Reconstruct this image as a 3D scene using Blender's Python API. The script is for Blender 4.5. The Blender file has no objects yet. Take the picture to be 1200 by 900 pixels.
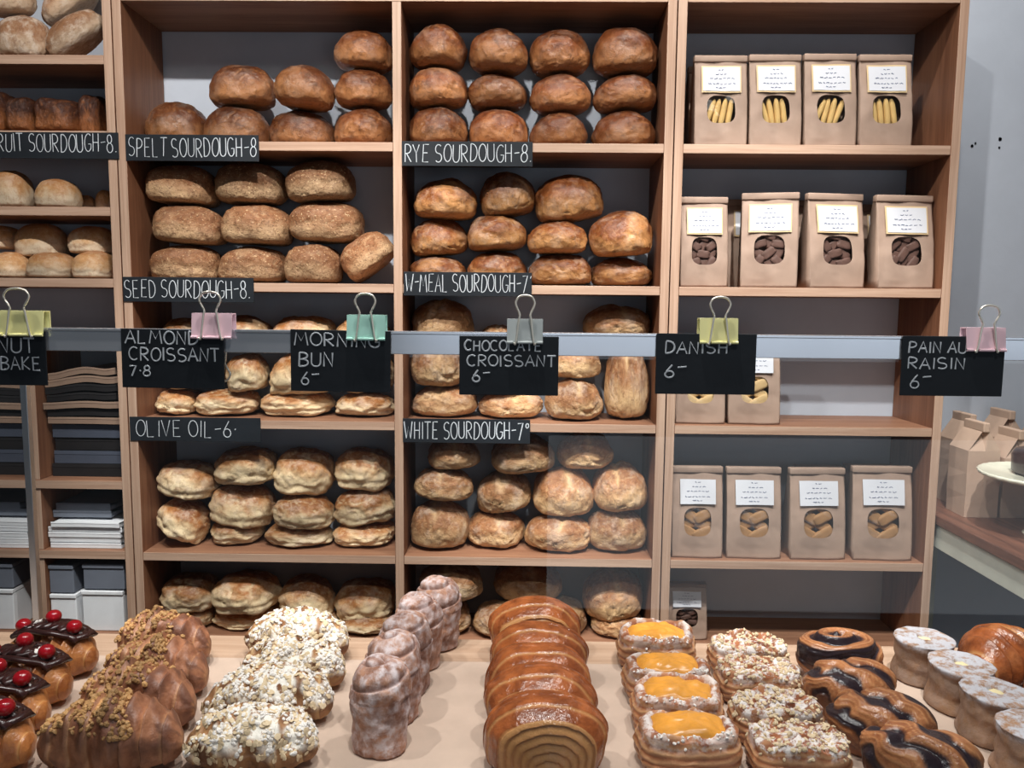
import bpy, bmesh, math, random
import numpy as np
from mathutils import Matrix, Vector, noise
random.seed(7)
PI = math.pi
sc = bpy.context.scene
COL = sc.collection

# ------------------------------------------------------------------ camera, light, exposure
EYE = 1.55                       # eye height above the floor
F = 900.0                        # focal length for a 1200 px wide frame
PITCH, YAW, ROLL = math.radians(5.834), math.radians(-0.92), math.radians(-0.536)

def cam_axes():
    cp, sp = math.cos(PITCH), math.sin(PITCH)
    cy, sy = math.cos(YAW), math.sin(YAW)
    cr, sr = math.cos(ROLL), math.sin(ROLL)
    f = Vector((sy * cp, cy * cp, -sp)); r = Vector((cy, -sy, 0)); d = f.cross(r)
    return cr * r + sr * d, -sr * r + cr * d, f
RX, DN, FW = cam_axes()
cam = bpy.data.objects.new('camera', bpy.data.cameras.new('camera'))
COL.objects.link(cam)
cam.matrix_world = Matrix(((RX.x, -DN.x, -FW.x, 0), (RX.y, -DN.y, -FW.y, 0), (RX.z, -DN.z, -FW.z, EYE), (0, 0, 0, 1)))
cam.data.sensor_width = 36; cam.data.lens = F * 36 / 1200; cam.data.clip_start = 0.05
sc.camera = cam
sc.view_settings.view_transform = 'Standard'; sc.view_settings.look = 'None'
sc.view_settings.exposure = 0.0; sc.view_settings.gamma = 1.0; sc.view_settings.use_curve_mapping = False

world = bpy.data.worlds.new('shop_ambient'); sc.world = world; world.use_nodes = True
world.node_tree.nodes['Background'].inputs[0].default_value = (0.80, 0.90, 1.0, 1)
world.node_tree.nodes['Background'].inputs[1].default_value = 0.065

def spot(name, loc, target, power, angle, blend=0.6, size=0.03, col=(1, .97, .93)):
    l = bpy.data.lights.new(name, 'SPOT'); l.energy = power; l.spot_size = math.radians(angle)
    l.spot_blend = blend; l.shadow_soft_size = size; l.color = col
    o = bpy.data.objects.new(name, l); COL.objects.link(o); o.location = loc
    o.rotation_euler = (Vector(target) - Vector(loc)).to_track_quat('-Z', 'Y').to_euler()
    return o
def area(name, loc, target, power, sx, sy, col=(1, 1, 1)):
    l = bpy.data.lights.new(name, 'AREA'); l.energy = power; l.shape = 'RECTANGLE'; l.size = sx; l.size_y = sy; l.color = col
    o = bpy.data.objects.new(name, l); COL.objects.link(o); o.location = loc
    o.rotation_euler = (Vector(target) - Vector(loc)).to_track_quat('-Z', 'Y').to_euler()
    return o
# track spots on the ceiling in front of the shelves
spot('track_spot', (-1.0, .72, EYE + 1.58), (-0.75, 2.15, EYE - .2), 76, 100)
spot('track_spot', (-0.1, .72, EYE + 1.58), (-0.1, 2.15, EYE - .2), 90, 100)
spot('track_spot', (0.75, 1.36, EYE + 1.86), (0.85, 2.15, EYE - .2), 88, 110)
spot('shelf_spot', (-0.5, .60, EYE + 2.05), (-0.5, 2.1, EYE - .74), 230, 36, .5)
spot('shelf_spot', (0.62, .60, EYE + 2.05), (0.62, 2.1, EYE - .74), 290, 36, .5)
# added front fill spot for the clips, then the lamp over the pastry counter
spot('front_fill_spot', (0.3, -.15, EYE + 1.5), (0.1, 1.1, EYE - .35), 52, 56, .9, .06, (1, .96, .92))
area('counter_lamp', (0.0, 1.25, EYE + 1.15), (0.0, 1.2, 0), 5, 1.6, .3, (1, .95, .88))
# daylight from the shop window behind the viewer, on the right
area('window_daylight', (1.25, -1.9, EYE + .06), (1.25, 2.0, EYE + .06), 6.8, 3.6, .62, (.80, .89, 1.0))
# glass shop door behind the viewer, low and dim, mirrored faintly in the counter glass
area('door_daylight', (1.3, -1.9, EYE - 1.05), (1.3, 2.0, EYE - 1.05), 4.4, 2.36, .86, (.86, .93, 1.0))

# ------------------------------------------------------------------ pixel -> place helpers
def ray(px, py):
    return (RX * ((px - 600) / F) + DN * ((py - 450) / F) + FW)
def at(px, py, Y):               # the point of the vertical plane y = Y seen at a photo pixel
    d = ray(px, py); p = d * (Y / d.y); return Vector((p.x, Y, p.z + EYE))
def on(px, py, Z):               # the point of the level plane z = Z seen at a photo pixel
    d = ray(px, py); p = d * ((Z - EYE) / d.z); return Vector((p.x, p.y, Z))

# ------------------------------------------------------------------ object helpers
def tag(o, label=None, cat=None, group=None, kind=None):
    if label: o['label'] = label
    if cat: o['category'] = cat
    if group: o['group'] = group
    if kind: o['kind'] = kind
    return o
def empty(name, loc, rot=(0, 0, 0)):
    o = bpy.data.objects.new(name, None); COL.objects.link(o); o.location = loc; o.rotation_euler = rot
    o.empty_display_size = .05
    return o
def link(name, me, m, parent=None, loc=(0, 0, 0), rot=(0, 0, 0)):
    if m is not None and not me.materials: me.materials.append(m)
    o = bpy.data.objects.new(name, me); COL.objects.link(o); o.location = loc; o.rotation_euler = rot
    if parent: o.parent = parent
    return o
def mk(name, verts, faces, smooth=True, attrs=None):
    me = bpy.data.meshes.new(name)
    me.from_pydata([tuple(v) for v in verts], [], faces); me.validate()
    if smooth: me.polygons.foreach_set('use_smooth', [True] * len(me.polygons))
    for k, vals in (attrs or {}).items():
        a = me.attributes.new(k, 'FLOAT', 'POINT'); a.data.foreach_set('value', list(vals))
    me.update(); return me
class MB:
    def __init__(s): s.v = []; s.f = []
    def add(s, v, f):
        n = len(s.v); s.v += [tuple(x) for x in v]; s.f += [tuple(i + n for i in q) for q in f]
    def box(s, x0, x1, y0, y1, z0, z1, c=0.0, M=None):
        if c <= 0:
            v = [(x, y, z) for x in (x0, x1) for y in (y0, y1) for z in (z0, z1)]
            f = [(0, 1, 3, 2), (4, 6, 7, 5), (0, 4, 5, 1), (2, 3, 7, 6), (0, 2, 6, 4), (1, 5, 7, 3)]
        else:                      # chamfered box
            bm = bmesh.new(); bmesh.ops.create_cube(bm, size=1)
            for q in bm.verts:
                q.co = ((x0 + x1) / 2 + q.co.x * (x1 - x0), (y0 + y1) / 2 + q.co.y * (y1 - y0), (z0 + z1) / 2 + q.co.z * (z1 - z0))
            bmesh.ops.bevel(bm, geom=list(bm.edges), offset=c, segments=2, affect='EDGES', profile=.5)
            bm.verts.index_update()
            v = [tuple(q.co) for q in bm.verts]; f = [tuple(q.index for q in p.verts) for p in bm.faces]; bm.free()
        if M is not None: v = [M @ Vector(q) for q in v]
        s.add(v, f)
    def tube(s, pts, r, n=8, flat=1.0, normal=None):
        pts = [Vector(p) for p in pts]; rings = []
        for i, p in enumerate(pts):
            t = (pts[min(i + 1, len(pts) - 1)] - pts[max(i - 1, 0)]).normalized()
            up = normal if normal is not None else (Vector((0, 0, 1)) if abs(t.z) < .9 else Vector((0, 1, 0)))
            a = t.cross(up).normalized(); b = a.cross(t).normalized()
            rings.append([p + a * (r * math.cos(2 * PI * k / n)) + b * (r * flat * math.sin(2 * PI * k / n)) for k in range(n)])
        v = [q for R in rings for q in R]; f = []
        for i in range(len(rings) - 1):
            for k in range(n):
                f.append((i * n + k, i * n + (k + 1) % n, (i + 1) * n + (k + 1) % n, (i + 1) * n + k))
        f.append(tuple(range(n))[::-1]); f.append(tuple((len(rings) - 1) * n + k for k in range(n)))
        s.add(v, f)
    def lathe(s, prof, n=48, c=(0, 0, 0), wob=None):
        v = []; f = []
        for i, (r, z) in enumerate(prof):
            for k in range(n):
                a = 2 * PI * k / n; rr = r * (wob(i, a) if wob else 1)
                v.append((c[0] + rr * math.cos(a), c[1] + rr * math.sin(a), c[2] + z))
        for i in range(len(prof) - 1):
            for k in range(n):
                f.append((i * n + k, i * n + (k + 1) % n, (i + 1) * n + (k + 1) % n, (i + 1) * n + k))
        f.append(tuple(range(n))[::-1]); f.append(tuple((len(prof) - 1) * n + k for k in range(n)))
        s.add(v, f)
    def mesh(s, name, smooth=False): return mk(name, s.v, s.f, smooth)
    def build(s, name, m, parent=None, smooth=False, loc=(0, 0, 0), rot=(0, 0, 0)):
        return link(name, s.mesh(name, smooth), m, parent, loc, rot)
_ico = {}
def ico(n):
    if n not in _ico:
        bm = bmesh.new(); bmesh.ops.create_icosphere(bm, subdivisions=n, radius=1)
        bm.verts.index_update()
        _ico[n] = ([v.co.copy() for v in bm.verts], [tuple(v.index for v in f.verts) for f in bm.faces]); bm.free()
    return _ico[n]
def sstep(a, b, x):
    t = min(1, max(0, (x - a) / (b - a))); return t * t * (3 - 2 * t)
def surf(name, nu, nv, fn, names=()):
    """closed surface: u runs around, v from pole to pole; fn -> (x, y, z, attribute values...)"""
    rows = [fn(0, 0)] + [fn(i / nu, j / nv) for j in range(1, nv) for i in range(nu)] + [fn(0, 1)]
    f = []; last = len(rows) - 1
    for i in range(nu):
        f.append((0, 1 + i, 1 + (i + 1) % nu))
        b = 1 + (nv - 2) * nu; f.append((last, b + (i + 1) % nu, b + i))
    for j in range(nv - 2):
        for i in range(nu):
            a = 1 + j * nu + i; b = 1 + j * nu + (i + 1) % nu
            f.append((a, a + nu, b + nu, b))
    at_ = {n: [r[3 + k] for r in rows] for k, n in enumerate(names)}
    me = mk(name, [r[:3] for r in rows], f, True, at_)
    bm = bmesh.new(); bm.from_mesh(me); bmesh.ops.recalc_face_normals(bm, faces=bm.faces); bm.to_mesh(me); bm.free()
    me.polygons.foreach_set('use_smooth', [True] * len(me.polygons))
    return me
ORD = ['first', 'second', 'third', 'fourth', 'fifth', 'sixth', 'seventh', 'eighth']
def order(i, n):
    if n == 1: return 'only'
    if i == 0: return 'leftmost'
    if i == n - 1: return 'rightmost'
    return ORD[i] + ' from left'

# ------------------------------------------------------------------ materials
def srgb(r, g, b):
    return tuple(((c / 255 / 12.92) if c / 255 <= .04045 else ((c / 255 + .055) / 1.055) ** 2.4) for c in (r, g, b)) + (1,)
class NT:
    def __init__(s, name):
        s.m = bpy.data.materials.new(name); s.m.use_nodes = True; s.t = s.m.node_tree; s.b = s.t.nodes['Principled BSDF']
    def n(s, kind, **kw):
        x = s.t.nodes.new(kind)
        for k, v in kw.items(): setattr(x, k, v)
        return x
    def l(s, a, b): s.t.links.new(a, b)
    def val(s, sock, v):
        if isinstance(v, bpy.types.NodeSocket): s.l(v, sock)
        else: sock.default_value = v
    def coord(s, which='Object', rand=True, scale=(1, 1, 1)):
        tc = s.n('ShaderNodeTexCoord'); out = tc.outputs[which]
        if rand:
            oi = s.n('ShaderNodeObjectInfo'); mu = s.n('ShaderNodeMath', operation='MULTIPLY'); s.l(oi.outputs['Random'], mu.inputs[0]); mu.inputs[1].default_value = 37.0
            va = s.n('ShaderNodeVectorMath', operation='ADD'); s.l(out, va.inputs[0]); s.l(mu.outputs[0], va.inputs[1]); out = va.outputs[0]
        if scale != (1, 1, 1):
            mp = s.n('ShaderNodeMapping'); s.l(out, mp.inputs[0]); mp.inputs['Scale'].default_value = scale; out = mp.outputs[0]
        return out
    def noise(s, vec, scale, detail=3, rough=.55, dist=0):
        x = s.n('ShaderNodeTexNoise'); s.l(vec, x.inputs['Vector']); x.inputs['Scale'].default_value = scale
        x.inputs['Detail'].default_value = detail; x.inputs['Roughness'].default_value = rough; x.inputs['Distortion'].default_value = dist
        return x.outputs['Fac']
    def rng(s, v, a, b, c=0.0, d=1.0):
        x = s.n('ShaderNodeMapRange'); x.interpolation_type = 'SMOOTHSTEP'
        s.val(x.inputs['Value'], v)
        for i, q in zip((1, 2, 3, 4), (a, b, c, d)): x.inputs[i].default_value = q
        return x.outputs['Result']
    def math(s, op, a, b=0.0):
        x = s.n('ShaderNodeMath', operation=op); s.val(x.inputs[0], a); s.val(x.inputs[1], b); return x.outputs[0]
    def mix(s, fac, a, b, mode='MIX'):
        x = s.n('ShaderNodeMix', data_type='RGBA', blend_type=mode)
        s.val(x.inputs[0], fac); s.val(x.inputs[6], a); s.val(x.inputs[7], b); return x.outputs[2]
    def attr(s, name):
        x = s.n('ShaderNodeAttribute'); x.attribute_name = name; return x.outputs['Fac']
    def bump(s, h, strength=.5, dist=.002):
        x = s.n('ShaderNodeBump'); s.l(h, x.inputs['Height']); x.inputs['Strength'].default_value = strength; x.inputs['Distance'].default_value = dist
        s.l(x.outputs[0], s.b.inputs['Normal'])
    def out(s, col=None, rough=.5, spec=.5, metal=0.0):
        if col is not None: s.val(s.b.inputs['Base Color'], col)
        s.val(s.b.inputs['Roughness'], rough); s.b.inputs['Specular IOR Level'].default_value = spec; s.b.inputs['Metallic'].default_value = metal
        return s.m
def plain(name, col, rough=.5, spec=.5, metal=0.0, bump=0, var=.08):
    t = NT(name); v = t.coord(rand=False)
    n = t.noise(v, 14, 4)
    c = t.mix(t.rng(n, .3, .7, 0, 1), tuple(x * (1 - var) for x in col[:3]) + (1,), tuple(min(1, x * (1 + var)) for x in col[:3]) + (1,))
    if bump: t.bump(t.noise(v, bump, 4), .3, .001)
    return t.out(c, rough, spec, metal)
def wood(name, c1, c2, scale, rough=.5):
    t = NT(name); v = t.coord('Object', True, scale)
    n = t.noise(v, 1.0, 5, .6, .6); m = t.noise(v, 5.0, 3, .6)
    f = t.math('ADD', t.math('MULTIPLY', n, .7), t.math('MULTIPLY', m, .3))
    c = t.mix(t.rng(f, .33, .67), c1, c2); t.bump(m, .15, .0008)
    return t.out(c, rough, .35)
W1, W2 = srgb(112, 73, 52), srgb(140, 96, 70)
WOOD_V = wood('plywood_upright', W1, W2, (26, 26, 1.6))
WOOD_H = wood('plywood_level', srgb(128, 88, 66), srgb(158, 116, 90), (1.6, 26, 26))  # level boards toned lighter, light from above put into the colour
EDGE_V = wood('plywood_edge_upright', srgb(170, 136, 114), srgb(198, 168, 146), (60, 26, 1.6))
EDGE_H = wood('plywood_edge_level', srgb(170, 136, 114), srgb(198, 168, 146), (1.6, 26, 60))
WOOD_C = wood('counter_board', srgb(172, 140, 116), srgb(196, 166, 142), (1.6, 26, 26))
WOOD_D = wood('dark_worktop', srgb(86, 56, 44), srgb(128, 86, 68), (30, 2.2, 30), .38)
WALL = plain('wall_paint', srgb(194, 201, 212), .75, .3, 0, 60, .02)
FLOOR = plain('floor_concrete', srgb(118, 112, 108), .6, .3, 0, 20, .1)
STEEL = plain('brushed_steel', (.62, .65, .70, 1), .32, .5, 1.0, 0, .03)
ALU = plain('satin_aluminium', (.84, .87, .93, 1), .22, .5, .8, 0, .02)
BOARD = plain('chalkboard_black', srgb(27, 32, 38), .6, .3, 0, 90, .15)
CHALK = plain('chalk_white', srgb(196, 202, 208), .8, .2, 0, 60, .10)
KRAFT = plain('kraft_paper', srgb(197, 174, 157), .7, .25, 0, 30, .06)
BAGP = plain('bag_kraft', srgb(162, 138, 122), .6, .3, 0, 26, .10)
BAGD = plain('bag_kraft_plain', srgb(190, 162, 142), .65, .3, 0, 40, .07)
LABEL = plain('label_paper', srgb(212, 214, 220), .5, .4, 0, 0, .02)
LABELB = plain('label_border', srgb(214, 188, 144), .5, .4, 0, 0, .05)
INK = plain('label_ink', srgb(84, 98, 132), .6, .2)
WHITEP = plain('white_paper', srgb(238, 240, 243), .7, .3, 0, 25, .04)
GREYP = plain('grey_paper', srgb(116, 122, 134), .7, .3, 0, 25, .06)
SLATEP = plain('slate_paper', srgb(74, 80, 94), .7, .3, 0, 25, .06)
BLACKP = plain('black_paper', srgb(34, 32, 33), .6, .3, 0, 25, .2)
BROWNP = plain('brown_paper', srgb(150, 124, 106), .7, .3, 0, 25, .08)
CREAMP = plain('cream_paint', srgb(196, 200, 188), .45, .4, 0, 0, .05)
PORC = plain('porcelain', srgb(226, 224, 204), .2, .5)
HOLE = plain('dark_hole', srgb(120, 120, 128), .9, .1)
CHERRY = plain('glazed_cherry', srgb(150, 14, 26), .12, .6, 0, 0, .25)
CHOCO = plain('chocolate_icing', srgb(52, 28, 26), .25, .5, 0, 40, .2)
NUT = plain('chopped_nut', srgb(190, 146, 96), .55, .3, 0, 0, .5)
FLAKE = plain('almond_flake', srgb(216, 194, 160), .6, .3, 0, 0, .15)
SUGAR = plain('icing_sugar', srgb(232, 226, 220), .85, .2, 0, 120, .08)
CUSTARD = plain('custard', srgb(222, 152, 60), .3, .5, 0, 60, .32)
CREAM = plain('cream_filling', srgb(232, 216, 170), .4, .4)
CLIPC = {k: plain('clip_' + k, c, .35, .5, 0, 0, .03) for k, c in
         dict(yellow=srgb(240, 236, 168), pink=srgb(242, 206, 216), mint=srgb(176, 226, 212), grey=srgb(176, 184, 184)).items()}
WIRE = plain('clip_wire', (.92, .87, .76, 1), .3, .5, .7, 0, .03)

def glassy(name, tint, rough=0.0, base=1.0):
    t = NT(name); tr = t.n('ShaderNodeBsdfTransparent'); tr.inputs[0].default_value = tint
    gl = t.n('ShaderNodeBsdfGlossy'); gl.inputs['Roughness'].default_value = rough
    lw = t.n('ShaderNodeLayerWeight'); lw.inputs[0].default_value = .5
    fr = t.math('ADD', t.math('MULTIPLY', t.math('POWER', lw.outputs['Facing'], 5.0), .60), .037)
    mx = t.n('ShaderNodeMixShader'); t.l(t.math('MULTIPLY', fr, base), mx.inputs[0]); t.l(tr.outputs[0], mx.inputs[1]); t.l(gl.outputs[0], mx.inputs[2])
    t.l(mx.outputs[0], t.n('ShaderNodeOutputMaterial').inputs[0])
    for n in list(t.t.nodes):
        if n.type == 'OUTPUT_MATERIAL' and not n.inputs[0].links: t.t.nodes.remove(n)
        elif n.type == 'OUTPUT_MATERIAL' and n.inputs[0].links[0].from_node.type == 'BSDF_PRINCIPLED': t.t.nodes.remove(n)
    return t.m
GLASS = glassy('case_glass', (.97, .985, .99, 1), 0, 1.0)
FILM = glassy('window_film', (.96, .96, .95, 1), .08, 1.6)

def crust(name, dark, mid, pale, patch=.30, topdark=.75, speck=None, flour=0.0, rough=.42, bump=.6, spec=.4, split=(.15, .62)):
    t = NT(name); v = t.coord()
    gen = t.n('ShaderNodeTexCoord').outputs['Generated']; sx = t.n('ShaderNodeSeparateXYZ'); t.l(gen, sx.inputs[0]); z = sx.outputs['Z']
    n1 = t.noise(v, 13, 4, .55, .4); n2 = t.noise(v, 34, 4, .6); n3 = t.noise(v, 130, 3, .6); n4 = t.noise(v, 7.5, 2, .5, .3)
    zz = t.math('ADD', z, t.math('MULTIPLY', t.math('SUBTRACT', n1, .5), .9))
    c = t.mix(t.rng(zz, *split), pale, mid)
    c = t.mix(t.math('MULTIPLY', t.rng(zz, .5, 1.05), topdark), c, dark)
    c = t.mix(t.math('MULTIPLY', t.rng(n4, .60, .70), patch), c, pale)
    c = t.mix(t.math('MULTIPLY', t.rng(n2, .55, .75), .35), c, dark)
    c = t.mix(t.math('MULTIPLY', t.attr('crack'), .8), c, pale)
    n5 = t.noise(v, 62, 5, .72, .5); n6 = t.noise(v, 21, 4, .7, .8)
    c = t.mix(t.math('MULTIPLY', t.rng(n5, .50, .66), .42), c, dark)
    c = t.mix(t.math('MULTIPLY', t.rng(n5, .50, .36), .30), c, pale)
    c = t.mix(t.math('MULTIPLY', t.rng(n6, .56, .70), .45), c, dark)
    oi = t.n('ShaderNodeObjectInfo'); hv = t.n('ShaderNodeHueSaturation')
    t.l(t.rng(oi.outputs['Random'], 0, 1, .66, 1.12), hv.inputs['Value']); t.l(c, hv.inputs['Color']); c = hv.outputs[0]
    if speck:
        c = t.mix(t.math('MULTIPLY', t.rng(t.noise(v, 210, 2), .60, .66), .75), c, speck[0])
        c = t.mix(t.math('MULTIPLY', t.rng(t.noise(v, 170, 2, .5, .2), .62, .68), .55), c, speck[1])
    if flour:
        nn = t.noise(v, 22, 5, .7)
        c = t.mix(t.math('MULTIPLY', t.rng(nn, .46, .66), flour), c, srgb(222, 206, 188))
    t.bump(t.math('ADD', t.math('MULTIPLY', n2, .8), t.math('MULTIPLY', n5, 1.1)), bump, .0045)
    return t.out(c, t.rng(n2, .3, .7, rough - .08, rough + .18), spec)
M_RYE = crust('rye_crust', srgb(58, 25, 12), srgb(124, 66, 33), srgb(182, 124, 78), .45, .8, None, .10, .36)
M_SPELT = crust('spelt_crust', srgb(54, 24, 12), srgb(116, 64, 34), srgb(178, 122, 78), .45, .8, None, .10, .34)
M_SEED = crust('seed_crust', srgb(98, 56, 32), srgb(156, 106, 70), srgb(200, 164, 124), .5, .5, (srgb(92, 60, 40), srgb(214, 184, 142)), .05, .6, 1.0, .3)
M_MEAL = crust('wholemeal_crust', srgb(64, 29, 14), srgb(136, 76, 38), srgb(200, 146, 92), .5, .75, None, .18, .38)
M_ROLL = crust('olive_oil_crust', srgb(122, 66, 30), srgb(190, 128, 70), srgb(236, 212, 170), .45, .85, None, .30, .5, split=(.34, .78))
M_WHITE = crust('white_sourdough_crust', srgb(100, 58, 34), srgb(168, 114, 72), srgb(224, 186, 138), .5, .6, None, .30, .5, 1.0)
M_BUN = crust('dinner_bun_crust', srgb(176, 112, 62), srgb(214, 164, 110), srgb(236, 216, 186), .3, .8, None, .15, .5, .3)
M_TIN = crust('fruit_loaf_crust', srgb(36, 18, 14), srgb(76, 42, 28), srgb(150, 92, 52), .4, .8, None, 0, .4, 1.0)
M_BATON = crust('baton_crust', srgb(132, 84, 54), srgb(176, 126, 88), srgb(208, 178, 148), .4, .6, None, .65, .65)

def pastry(name, dark, mid, pale, choc=srgb(46, 26, 24), sugar=srgb(226, 218, 214), rough=.3, sug=0.0, sugn=(.42, .58), spec=.5):
    t = NT(name); v = t.coord()
    n1 = t.noise(v, 26, 4, .6, .3); n2 = t.noise(v, 90, 3, .6); n3 = t.noise(v, 60, 4, .7)
    c = t.mix(t.rng(n1, .3, .7), mid, dark)
    c = t.mix(t.attr('pale'), c, pale)
    c = t.mix(t.attr('choc'), c, choc)
    c = t.mix(t.math('MULTIPLY', t.attr('sugar'), t.rng(n3, sugn[0], sugn[1])), c, sugar)
    oi = t.n('ShaderNodeObjectInfo'); hv = t.n('ShaderNodeHueSaturation'); t.l(t.rng(oi.outputs['Random'], 0, 1, .88, 1.1), hv.inputs['Value']); t.l(c, hv.inputs['Color'])
    t.bump(t.math('ADD', n1, t.math('MULTIPLY', n2, .9)), .7, .003)
    r = t.math('ADD', rough, t.math('MULTIPLY', t.attr('sugar'), .5))
    return t.out(hv.outputs[0], r, spec)
P_CROI = pastry('croissant_glaze', srgb(112, 56, 28), srgb(172, 96, 50), srgb(204, 152, 98), rough=.24)
P_NUT = pastry('hazelnut_pastry', srgb(112, 66, 46), srgb(172, 116, 84), srgb(200, 150, 108), choc=srgb(104, 66, 52), rough=.48)
P_ALM = pastry('almond_pastry', srgb(112, 70, 44), srgb(176, 128, 84), srgb(214, 176, 124), sugar=srgb(236, 230, 220), rough=.6, sugn=(.34, .48))
P_MORN = pastry('cinnamon_bun', srgb(128, 84, 66), srgb(190, 140, 112), srgb(216, 172, 144), choc=srgb(104, 72, 64), sugar=srgb(214, 202, 204), rough=.5, sugn=(.36, .66))
P_DAN = pastry('danish_pastry', srgb(116, 60, 36), srgb(174, 108, 70), srgb(224, 178, 130), rough=.35, sugn=(.44, .58))
P_BABK = pastry('chocolate_twist', srgb(132, 78, 48), srgb(186, 122, 78), srgb(212, 156, 106), choc=srgb(40, 28, 34), rough=.28)
P_CRUF = pastry('sugared_roll', srgb(100, 64, 42), srgb(152, 108, 76), srgb(196, 160, 126), sugar=srgb(190, 188, 194), rough=.7, sugn=(.34, .60))
P_CHER = pastry('cherry_danish_pastry', srgb(140, 78, 40), srgb(196, 126, 70), srgb(226, 174, 112), rough=.3)

# ------------------------------------------------------------------ room
YF, DEP = 2.10, 0.234
YW = YF + DEP + .003
def struct(name, mb, m):
    o = mb.build(name, m); o['kind'] = 'structure'; return o
b = MB(); b.box(-4.2, 4.2, YW, YW + .12, 0, 3.6); wall_back = struct('wall_back', b, WALL)
b = MB(); b.box(-4.2, 4.2, -3.0, YW, -.1, 0); struct('floor', b, FLOOR)
b = MB()
for px, py, r in ((1139, 171, .004), (1143, 168, .003), (1172, 163, .005), (1171, 173, .003)):
    p = at(px, py, YW - .001)
    b.lathe([(r * .5, 0), (r, .0)], 10)
    for i in range(20):
        v = b.v[-20 + i]; b.v[-20 + i] = (p.x + v[0], YW - .0015, p.z + v[1] * 1.1)
b.build('screw_hole', HOLE, wall_back)

# ------------------------------------------------------------------ shelving
T = .024
X0, X1, X2, X3 = -1.102, -.346, .390, 1.144
ZT, ZB = .815 + EYE, -1.55 + EYE
SH = [.431 + EYE, .055 + EYE, -.324 + EYE, -.706 + EYE, -.965 + EYE]     # shelf top faces
def panel(name, parent, x0, x1, z0, z1, m, y0=YF, y1=YF + DEP):
    b = MB(); b.box(x0, x1, y0, y1, z0, z1, .0012); o = b.build(name, m); o.parent = parent
    o.data.materials.append(EDGE_V if m is WOOD_V else EDGE_H)
    for p in o.data.polygons: p.material_index = 1 if p.normal.y < -.9 else 0
    o.location = -Vector(parent.location); return o
def unit(name, label, xl, xr, tops, dividers=(), zt=ZT):
    r = empty(name, ((xl + xr) / 2, YF + DEP / 2, 0)); tag(r, label, 'shelf unit', 'plywood shelf units')
    panel('side_panel', r, xl, xl + T, 0, zt, WOOD_V); panel('side_panel', r, xr - T, xr, 0, zt, WOOD_V)
    panel('top_panel', r, xl + T + .0004, xr - T - .0004, zt - T, zt - .0002, WOOD_H)
    cuts = [xl + T] + [q for d in dividers for q in (d - T / 2, d + T / 2)] + [xr - T]
    for d in dividers: panel('divider', r, d - T / 2, d + T / 2, 0, zt - T - .0003, WOOD_V)
    for k in range(0, len(cuts), 2):
        for z in tops: panel('shelf', r, cuts[k] + .0004, cuts[k + 1] - .0004, z - T, z, WOOD_H, YF + .001)
    return r
unit('shelf_unit', 'wide plywood shelf unit in the middle holding two columns of loaves', X0 + .0015, X2 - .0015, SH, (X1,))
unit('shelf_unit', 'right plywood shelf unit holding brown paper bags of biscuits', X2 + .0015, X3, SH)
LX = X0 - .0015
LS = [at(60, y, YF).z for y in (64, 153, 242, 326, 398, 563, 645, 742)]
lu = unit('shelf_unit', 'left plywood shelf unit with dark fruit loaves above and paper stacks below', -2.05, LX, LS, (), ZT + .3)
xd = at(43, 600, YF).x
for za, zb in ((LS[4], LS[5]), (LS[5], LS[6]), (LS[6], LS[7])):
    panel('divider', lu, xd - .011, xd + .011, zb + .0004, za - T - .0004, WOOD_V, YF + .006)

# ------------------------------------------------------------------ loaves
def loaf_mesh(name, w, l, h, seed, p=2.5, flat=.35, rough=1.0, crack=0.0, seam=0.0, ear=0.0, n=5):
    V, Fc = ico(n); so = Vector((seed * 3.1, seed * 1.7, seed * 5.3)); out = []; ck = []
    for d in V:
        s = (abs(d.x) ** p + abs(d.y) ** p + abs(d.z) ** p) ** (-1 / p)
        q = d * s
        z = q.z if q.z > 0 else -((1 - flat) * math.tanh(-q.z / (1 - flat) * 1.15))
        q = Vector((q.x, q.y, z))
        k = 1 + rough * (.075 * noise.noise(d * 1.4 + so) + .035 * noise.noise(d * 3.3 + so) + .014 * noise.noise(d * 8 + so))
        c = 0
        if crack:
            a = abs(noise.noise(d * 2.1 + so * 2)); m = sstep(-.05, .25, noise.noise(d * 1.3 - so))
            c = max(0, 1 - a / .06) * m; k -= crack * c * .05
            k += crack * .03 * sstep(.0, .12, a) * (1 - sstep(.12, .3, a)) * m
        if seam:
            a = q.z + .25 + .25 * noise.noise(Vector((d.x, d.y, 0)) * 2.2 + so)
            g = math.exp(-(a / .09) ** 2); k -= seam * .09 * g; k += seam * .05 * math.exp(-((a - .2) / .12) ** 2)
            c = max(c, g * .7)
        if ear:
            a = (q.x + .18 * noise.noise(d * 1.5 + so)) - .1; top = sstep(.2, .7, q.z)
            g = math.exp(-(a / .10) ** 2) * top; k -= ear * .12 * g; k += ear * .09 * math.exp(-((a + .2) / .10) ** 2) * top
            c = max(c, g)
        out.append(q * k); ck.append(min(1, c))
    A = np.array(out); lo, hi = A.min(0), A.max(0)
    A = (A - (lo + hi) / 2) / (hi - lo) * np.array([w, l, h]); A[:, 2] += h / 2
    return mk(name, A, Fc, True, {'crack': ck})
LW, LL, LH = .165, .175, .118
KIND = {}
LAID = []
BAYS = [(-2.02, LX - T), (X0 + .0015 + T, X1 - T / 2), (X1 + T / 2, X2 - .0015 - T), (X2 + .0015 + T, X3 - T)]
def variants(kind, m, n, **kw):
    r = []
    for i in range(n):
        me = loaf_mesh(kind, LW, LL, LH, i + 1 + len(KIND) * 7, **kw); me.materials.append(m); r.append(me)
    KIND[kind] = r
variants('spelt_loaf', M_SPELT, 4, p=2.1, flat=.36, crack=.8)
variants('rye_loaf', M_RYE, 5, p=2.1, flat=.36, crack=.8)
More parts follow.
